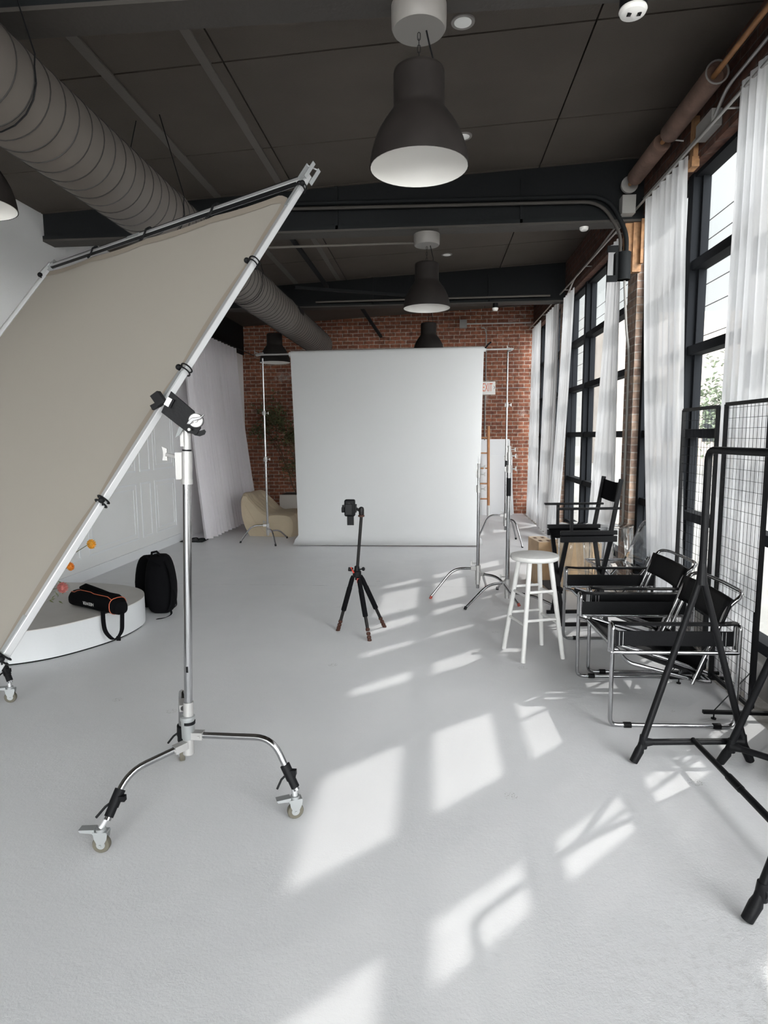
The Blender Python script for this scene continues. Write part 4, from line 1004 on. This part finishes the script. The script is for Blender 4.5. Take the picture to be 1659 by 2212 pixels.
P = [[(-.17 - .15 * i / 6, (-.19 + .38 * j / 6) * (1 - .15 * (i / 6) ** 3), .48 + .33 * i / 6) for j in range(7)] for i in range(7)]
MB().grid(P).build('backrest', M['acryl'], t, solid=.008, ang=180)
MB().cyl((-.05, -.2, .3), (-.05, .2, .3), .012, n=12).build('hinge_disc', M['chrome'], t)

# ------------------------------------------------------------------ tubular leather armchairs (local +x front)
def tubular_chair(loc, rz, label):
    t = thing('tubular_armchair', label, 'chair', (*loc, 0), rz, 'black leather tubular armchairs')
    r = .0115; Wy = .355
    def T(pts, nm='frame_tube', fr=.06, rr=r): return MB().tube(fillet(pts, fr, 7), rr, 12).build(nm, M['chrome'], t, ang=60)
    for s_ in (-1, 1):
        y = s_ * Wy; yi = s_ * (Wy - .05)
        # side loop: floor runner, uprights, tops curling inwards, lower rail
        T([(0, y, r), (.335, y, r), (.335, y, .575), (.335, yi, .575), (.335, yi, .43), (.30, yi, .42)], fr=.045)
        T([(0, y, r), (-.335, y, r), (-.335, y, .575), (-.335, yi, .575), (-.335, yi, .43)], fr=.045)
        T([(.345, y, .425), (-.335, y, .425)])
        for x in (.24, -.24):
            MB().cyl((x - .02, y, r), (x + .02, y, r), r * 1.45, n=14).build('glide', M['blackp'], t)
        # leather arm strip on top and deep side band
        P = []
        for i in range(9):
            x = -.33 + .66 * i / 8; dz = .0 if i in (0, 8) else -.006
            P.append([(x, s_ * (Wy + .006), .583 + dz), (x, s_ * (Wy - .028), .587 + dz), (x, s_ * (Wy - .058), .583 + dz)])
        MB().grid(P).build('arm_strap', M['leather'], t, solid=.005, ang=180)
        MB().bb(-.33, .33, yi - .004, yi + .004, .445, .53).build('side_band', M['leather'], t, bevel=.003)
        st = MB()
        for x in (-.285, -.265, .265, .285): st.bb(x - .0008, x + .0008, s_ * (Wy - .0455) - .001, s_ * (Wy - .0455) + .001, .45, .525)
        st.build('stitching', M['letter'], t)
    # seat frame (sloping down to the back) and back frame
    ws = .25
    for s_ in (-1, 1):
        T([(.335, s_ * (Wy - .05), .42), (.30, s_ * ws, .42), (.27, s_ * ws, .40), (.22, s_ * ws, .33), (-.20, s_ * ws, .22), (-.24, s_ * ws, .22)], fr=.04)
        T([(.28, s_ * ws, .435), (.0, s_ * ws, .35), (-.22, s_ * ws, .27)], 'seat_tube', .02)
        T([(-.13, s_ * (ws + .03), .22), (-.26, s_ * (ws + .03), .55), (-.30, s_ * (ws + .03), .66), (-.36, s_ * (ws + .05), .725), (-.40, s_ * ws * .9, .73), (-.41, 0, .73)], 'back_tube', .05)
        T([(-.15, s_ * (ws + .0), .22), (-.28, s_ * (ws + .0), .55), (-.325, s_ * (ws + .0), .66)], 'back_tube', .02, r * .85)
    T([(-.24, -ws, .22), (-.24, ws, .22)], 'seat_tube'); T([(.30, -ws, .42), (.30, ws, .42)], 'seat_tube')
    P = []
    for i in range(10):
        u = i / 9; x = .29 - .50 * u; z = .435 - .175 * u - .02 * math.sin(PI * u)
        P.append([(x, -ws + .5 * j / 8, z - .015 * math.sin(PI * j / 8)) for j in range(9)])
    MB().grid(P).build('leather_seat', M['leather'], t, solid=.006, ang=180)
    def band(z0, z1, nm):
        P = []
        for i in range(7):
            z = z0 + (z1 - z0) * i / 6; x = -.14 - .16 * (z - .22) / .44
            P.append([(x - .02 * math.sin(PI * j / 8), -(ws + .045) + 2 * (ws + .045) * j / 8, z) for j in range(9)])
        MB().grid(P).build(nm, M['leather'], t, solid=.016, ang=180)
    band(.56, .705, 'back_band'); band(.25, .37, 'lower_band')
    return t
wa = tubular_chair((1.29, 3.73), PI + .03, 'tubular chrome armchair with black leather nearest the clothes rack')
dup(wa, (1.36, 4.52, 0), PI + .03, 'tubular chrome armchair with black leather next to white stool')

# ------------------------------------------------------------------ wire screens
def screen(p0, p1, H, lab, foot=True):
    p0 = V((*p0, 0)); p1 = V((*p1, 0)); t = thing('wire_screen', lab, 'screen', tuple((p0 + p1) / 2), 0, 'black wire grid screens')
    c0 = (p0 + p1) / 2; a = p0 - c0; b = p1 - c0; u = (b - a).normalized(); Lw = (b - a).length
    z0 = .07
    f = MB()
    for q in (a, b): f.beam(q + V((0, 0, z0)), q + V((0, 0, H)), .022, .018, u)
    for z in (z0, H, ): f.beam(a + V((0, 0, z)), b + V((0, 0, z)), .018, .022)
    f.build('frame', M['black'], t)
    g_ = MB(); n = int(Lw / .042)
    for i in range(1, n): g_.cyl(a + u * (Lw * i / n) + V((0, 0, z0)), a + u * (Lw * i / n) + V((0, 0, H)), .0013, n=5, cap=False)
    z = z0 + .06
    while z < H - .02:
        if not (1.02 < z < 1.08): g_.cyl(a + V((0, 0, z)), b + V((0, 0, z)), .0013, n=5, cap=False)
        z += .06
    g_.build('wire_grid', M['black'], t)
    fx = V((-1, 0, 0))
    for q in (a, b):
        ft = MB().beam(q + fx * .26 + V((0, 0, .04)), q - fx * .10 + V((0, 0, .04)), .022, .018).beam(q + V((-.012, .0, .04)), q + V((-.012, 0, .62)), .014, .014)
        fo = ft.build('foot_bar', M['black'], t)
        MB().cyl(q + fx * .2, q + fx * .2 + V((0, 0, .035)), .004, n=8).cyl(q + fx * .2, q + fx * .2 + V((0, 0, .006)), .014, n=12).build('levelling_foot', M['black'], fo)
        MB().cyl(q + V((-.012, 0, .28)), q + fx * .2 + V((0, 0, .05)), .003, n=6).build('stay', M['black'], fo)
    return t
screen((1.765, 4.64), (1.765, 4.10), 1.765, 'black wire grid screen, the farther and narrower one by the window')
screen((1.775, 4.01), (1.775, 3.50), 1.775, 'black wire grid screen at right edge behind the clothes rack')

# dark beanbag-like roll under the window
t = tag(sack((1.82, 2.86, .26), (.22, .62, .52), 0).build('black_bag', M['nylon'], None, ang=60), 'bulky black bag on the floor at right edge behind wire screen', 'bag')

# ------------------------------------------------------------------ clothes rack (A-frames)
def rack(Fl, Fr, Fn, H, label, rail_to, group='black A-frame clothes racks', near=True, solo=False):
    Fl = V((*Fl, 0)); Fr = V((*Fr, 0)); mid = (Fl + Fr) / 2; t = thing('clothes_rack', label, 'clothes rack', tuple(mid), 0, group)
    sd_ = (Fr - Fl).normalized(); n_ = V((*Fn, 0)).normalized()
    hs = .94; r = .0165
    def W3(m, nm, mt='black', **k): return m.build(nm, M[mt], t, world=True, ang=60, **k)
    ends = [0.0] + ([rail_to] if near else [])
    for k, dd in enumerate(ends):
        m0 = mid + n_ * dd; top = m0 + V((0, 0, hs))
        for F in (Fl, Fr):
            F = F + n_ * dd
            pts = [top + V((0, 0, .06)), top + (F - top) * .04, top + (F - top) * .5, F + (top - F) * .09, F + (top - F) * .065 + V((0, 0, 0)), F + V((0, 0, .004)) + (F - m0).normalized() * .008]
            W3(MB().tube(pts, [r * 1.05, r * .9, r * .98, r * 1.0, r * 1.35, r * 1.2], 18), 'leg')
        W3(MB().tube([m0 + sd_ * -(Fr - Fl).length / 2 * .89 + V((0, 0, .105)), m0 + sd_ * (Fr - Fl).length / 2 * .89 + V((0, 0, .105))], r * .92, 16), 'cross_bar')
        for s_ in (-1, 1):      # webs where leg and bar meet
            c = m0 + sd_ * s_ * (Fr - Fl).length / 2 * .87 + V((0, 0, .105))
            W3(MB().tube([c - sd_ * s_ * .045, c - sd_ * s_ * .02, c + V((0, 0, .0))], [r * .95, r * 1.25, r * 1.5], 14).tube([c + V((0, 0, -.03)), c, c + V((0, 0, .035))], [r * 1.1, r * 1.3, r * 1.05], 14), 'joint')
        W3(MB().tube([top + V((0, 0, .06)), top, top + V((0, 0, -.05))], [r * 1.02, r * 1.3, r * 1.5], 16), 'joint')
    pts = [mid + V((0, 0, hs)), mid + V((0, 0, H))]
    if near: pts += [mid + n_ * rail_to + V((0, 0, H)), mid + n_ * rail_to + V((0, 0, hs))]
    W3(MB().tube(fillet(pts, .055, 8), r, 18), 'rail')
    if near:
        z = V((0, 0, .115))
        W3(MB().tube([mid + z, mid + n_ * (rail_to * .33) + z], r * .78, 14).tube([mid + n_ * (rail_to * .33) + z, mid + n_ * (rail_to * .43) + z], r * 1.02, 14).tube([mid + n_ * (rail_to * .43) + z, mid + n_ * rail_to + z], r * .9, 14), 'spreader_bar')
    return t
rack((.985, 2.985), (1.54, 3.03), (.055, -1), 1.525, 'black tubular A-frame clothes rack in the right foreground', 1.01)
rack((1.40, 3.0), (1.84, 2.62), (.55, .3), 1.525, 'second black A-frame rack, only one leg showing at right edge', .0, near=False)

# ------------------------------------------------------------------ lounge chair, planter and tree
t = thing('lounge_chair', 'low cream leather lounge chair with gathered folds beside the curtain', 'armchair', (-3.12, 10.3, 0), math.radians(-8))
prof = [(.14, .0), (.06, .16), (.0, .38), (-.01, .6), (.04, .7), (.11, .68), (.2, .6), (.3, .5), (.42, .4), (.52, .37), (.66, .385), (.82, .385), (.93, .36), (.98, .28), (.97, .1), (.93, 0)]
wd = .82; P = []; nw = 56
from mathutils import noise as mn
fine = []
for i in range(len(prof) - 1):
    for k in range(5): fine.append((prof[i][0] + (prof[i + 1][0] - prof[i][0]) * k / 5, prof[i][1] + (prof[i + 1][1] - prof[i][1]) * k / 5))
fine.append(prof[-1])
for _ in range(3): fine = [fine[0]] + [((fine[k - 1][0] + 2 * fine[k][0] + fine[k + 1][0]) / 4, (fine[k - 1][1] + 2 * fine[k][1] + fine[k + 1][1]) / 4) for k in range(1, len(fine) - 1)] + [fine[-1]]
prof = fine; np_ = len(prof)
for j in range(nw + 1):
    v = j / nw; e = 1 - .10 * (2 * abs(v - .5)) ** 4; row = []
    for i, (x, z) in enumerate(prof):
        cx_, cz_ = .5, .25; s_ = i / (np_ - 1)
        a = prof[max(i - 1, 0)]; b = prof[min(i + 1, np_ - 1)]; tx, tz = b[0] - a[0], b[1] - a[1]; l_ = math.hypot(tx, tz) or 1
        nx_, nz_ = tz / l_ * -1, tx / l_
        wt = math.exp(-((s_ - .50) / .16) ** 2) + .45 * math.exp(-((s_ - .78) / .10) ** 2)
        d = .020 * wt * (abs(math.sin(v * 24 + 2.2 * mn.noise((s_ * 5, v * 3, 0)))) - .6) + .010 * mn.noise((s_ * 9, v * 6, 1.7))
        for c in (.25, .5, .75):
            d -= .035 * math.exp(-((s_ - .40) / .025) ** 2 - ((v - c) / .05) ** 2)
        zz = z * (e * .96 + .04)
        if .18 < s_ < .34: zz += .03 * abs(math.cos(v * PI)) ** 3
        row.append((cx_ + (x - cx_) * e + nx_ * d, -wd / 2 + wd * v, max(0, zz + nz_ * d)))
    P.append(row)
m = MB().grid(P)
for row, rev in ((P[0], False), (P[-1], True)):
    ix = tuple(range(len(prof))); m.add(row, [ix if not rev else ix[::-1]])
m.build('cushion', M['sofa'], t, ang=180, bevel=0)
pl_ = MB().tube([(.5, -wd / 2 - .004, .02), (.30, -wd / 2 - .006, .2), (.12, -wd / 2 - .004, .5)], .004, 6).tube([(.32, -wd / 2 - .006, .19), (.6, -wd / 2 - .006, .22), (.9, -wd / 2 - .004, .2)], .004, 6)
pl_.build('side_seam', M['sofa'], t)
t = thing('planter', 'square grey planter behind the lounge chair, cut by the backdrop', 'planter', (-2.65, 11.95, 0))
MB().bb(-.3, .3, -.25, .25, 0, .5).build('box', M['planter'], t, bevel=.006)
MB().bb(-.27, .27, -.22, .22, .5, .508).build('soil', M['soil'], t)
t = thing('potted_tree', 'slim potted tree with dark narrow leaves against brick', 'tree', (-2.65, 11.95, .5))
br = MB(); tips = []
def grow(p, d, ln, r, dep):
    pts = [p]; dd = V(d)
    for k in range(4):
        dd = (dd + V((rnd.uniform(-.18, .18), rnd.uniform(-.15, .15), rnd.uniform(-.05, .12)))).normalized(); pts.append(pts[-1] + dd * ln / 4)
    br.tube(pts, [r * (1 - .12 * k) for k in range(5)], 7)
    if dep == 0: tips.append(pts[-1]); tips.append(pts[2]); return
    for k in range(3):
        a_ = rnd.uniform(0, 6.28); grow(pts[-1 - (k % 2)], (dd + V((math.cos(a_) * .7, math.sin(a_) * .5, .15))), ln * .62, r * .6, dep - 1)
grow(V((.02, 0, 0)), (-.18, 0, 1), .62, .018, 2); grow(V((-.03, .02, 0)), (-.48, 0, 1), .86, .014, 2); grow(V((.05, .02, 0)), (.0, 0, 1), 1.0, .012, 2); grow(V((.0, .05, 0)), (-.3, 0, 1), .42, .01, 1)
br.build('branches', M['bark'], t)
lf = MB()
def leafs(lf, tips, n, rad, ln, wd_, rr):
    for tp in tips:
        for k in range(n):
            c = tp + V((rr.gauss(0, rad), rr.gauss(0, rad), rr.gauss(0, rad * .8))); d = V((rr.uniform(-1, 1), rr.uniform(-1, 1), rr.uniform(-.7, .6))).normalized(); s_ = d.cross(V((rr.uniform(-.3, .3), rr.uniform(-.3, .3), 1))).normalized(); up = s_.cross(d) * (wd_ * .5); l = ln * rr.uniform(.7, 1.2)
            lf.add([c, c + d * l * .4 + s_ * wd_ + up, c + d * l, c + d * l * .4 - s_ * wd_ + up, c + d * l * .45], [(0, 4, 1), (1, 4, 2), (2, 4, 3), (3, 4, 0)])
leafs(lf, tips, 20, .10, .12, .018, rnd)
lf.build('foliage', M['leaf'], t)

# ------------------------------------------------------------------ outdoors
struct(MB().bb(XG + .4, 60, -30, 90, -.3, -.02).build('trim_40', M['asph']))
t = thing('street_building', 'pale flat-roofed building across the street seen through second window', 'building', (9, 33, 0))
MB().bb(0, 14, 0, 6, -.02, 7.6).build('walls', M['bldg'], t)
for i in range(4): MB().bb(1.5 + i * 3, 3 + i * 3, -.06, 0, 1.2, 3).build('window', M['frame'], t)
t = thing('street_building', 'long low wall building opposite the nearest window, beyond the tree', 'building', (24, 20, 0))
MB().bb(0, 6, 0, 30, -.02, 2.6).build('walls', M['bldg'], t)
t = thing('street_tree', 'leafy tree outside the nearest window', 'tree', (11.4, 24, -.02))
MB().tube([(0, 0, 0), (.1, 0, 1.2), (0, .1, 2.2)], [.2, .15, .1], 10).build('trunk', M['bark'], t)
r3 = random.Random(5); tp = [V((r3.gauss(0, 1.0), r3.gauss(0, 1.0), 2.7 + r3.gauss(0, .75))) for _ in range(120)]
lf = MB(); leafs(lf, tp, 22, .3, .22, .06, r3); lf.build('foliage', M['leaf2'], t)
for i, (z, x) in enumerate(((7.3, 10), (6.6, 10.2), (5.6, 10.4), (9.4, 9.8), (8.6, 9.6))):
    tag(MB().tube([(x, -10 + 7 * k, z - .35 * math.sin(PI * k / 12) + .02 * k) for k in range(13)], .018, 6).build('power_line', M['black']), 'thin overhead power line outside the windows', 'power line', 'overhead power lines')

# ------------------------------------------------------------------ light
w = bpy.data.worlds.new('World'); scene.world = w; w.use_nodes = True; nt = w.node_tree; nt.nodes.clear()
out = N(nt, 'ShaderNodeOutputWorld'); bg = N(nt, 'ShaderNodeBackground'); L(nt, bg.outputs[0], out.inputs[0])
tc = N(nt, 'ShaderNodeTexCoord'); sp = N(nt, 'ShaderNodeSeparateXYZ'); L(nt, tc.outputs['Generated'], sp.inputs[0])
rp = N(nt, 'ShaderNodeValToRGB'); L(nt, sp.outputs[2], rp.inputs[0])
e = rp.color_ramp.elements
e[0].position = 0.0; e[0].color = (.62, .62, .61, 1); e[1].position = 1.0; e[1].color = (1.3, 1.28, 1.28, 1)
q = rp.color_ramp.elements.new(.25); q.color = (.525, .55, .56, 1)
q = rp.color_ramp.elements.new(.45); q.color = (.70, .71, .715, 1)
q = rp.color_ramp.elements.new(.62); q.color = (1.15, 1.13, 1.13, 1)
mr = N(nt, 'ShaderNodeMapRange'); L(nt, sp.outputs[1], mr.inputs[0]); mr.inputs[1].default_value = -.35; mr.inputs[2].default_value = -.9; mr.inputs[3].default_value = 1; mr.inputs[4].default_value = 20.0  # sky boosted behind the camera as added fill for the room
sc = N(nt, 'ShaderNodeVectorMath', operation='SCALE'); L(nt, rp.outputs[0], sc.inputs[0]); L(nt, mr.outputs[0], sc.inputs['Scale'])
L(nt, sc.outputs[0], bg.inputs['Color']); bg.inputs['Strength'].default_value = 1.0
sd = bpy.data.lights.new('sun', 'SUN'); sd.energy = 1.15; sd.angle = math.radians(.9); sd.color = (1, .97, .93)
so = bpy.data.objects.new('sun', sd); COL.objects.link(so)
so.rotation_euler = V((-.56, -.541, -.755)).to_track_quat('-Z', 'Y').to_euler(); so.location = (8, 12, 12)

# ------------------------------------------------------------------ camera
f = 1350.; yaw = math.atan(110 / f * math.cos(.1209)); pt = math.atan(164 / f); roll = .008
fw = V((-math.sin(yaw) * math.cos(pt), math.cos(yaw) * math.cos(pt), -math.sin(pt)))
r0 = fw.cross(V((0, 0, 1))).normalized(); u0 = r0.cross(fw)
r_ = r0 * math.cos(roll) - u0 * math.sin(roll); u_ = u0 * math.cos(roll) + r0 * math.sin(roll)
cd = bpy.data.cameras.new('camera_view'); co = bpy.data.objects.new('camera_view', cd); COL.objects.link(co)
cd.sensor_fit = 'HORIZONTAL'; cd.sensor_width = 36; cd.lens = f / 1659 * 36; cd.clip_start = .05; cd.clip_end = 300
mm = Matrix((r_, u_, -fw)).transposed().to_4x4(); mm.translation = V((0, 0, 1.6)); co.matrix_world = mm
scene.camera = co
scene.view_settings.view_transform = 'Standard'; scene.view_settings.look = 'None'; scene.view_settings.gamma = 1; scene.view_settings.use_curve_mapping = False
scene.view_settings.exposure = 1.02
scene.cycles.max_bounces = 14; scene.cycles.diffuse_bounces = 8; scene.cycles.transparent_max_bounces = 24; scene.cycles.sample_clamp_indirect = 6
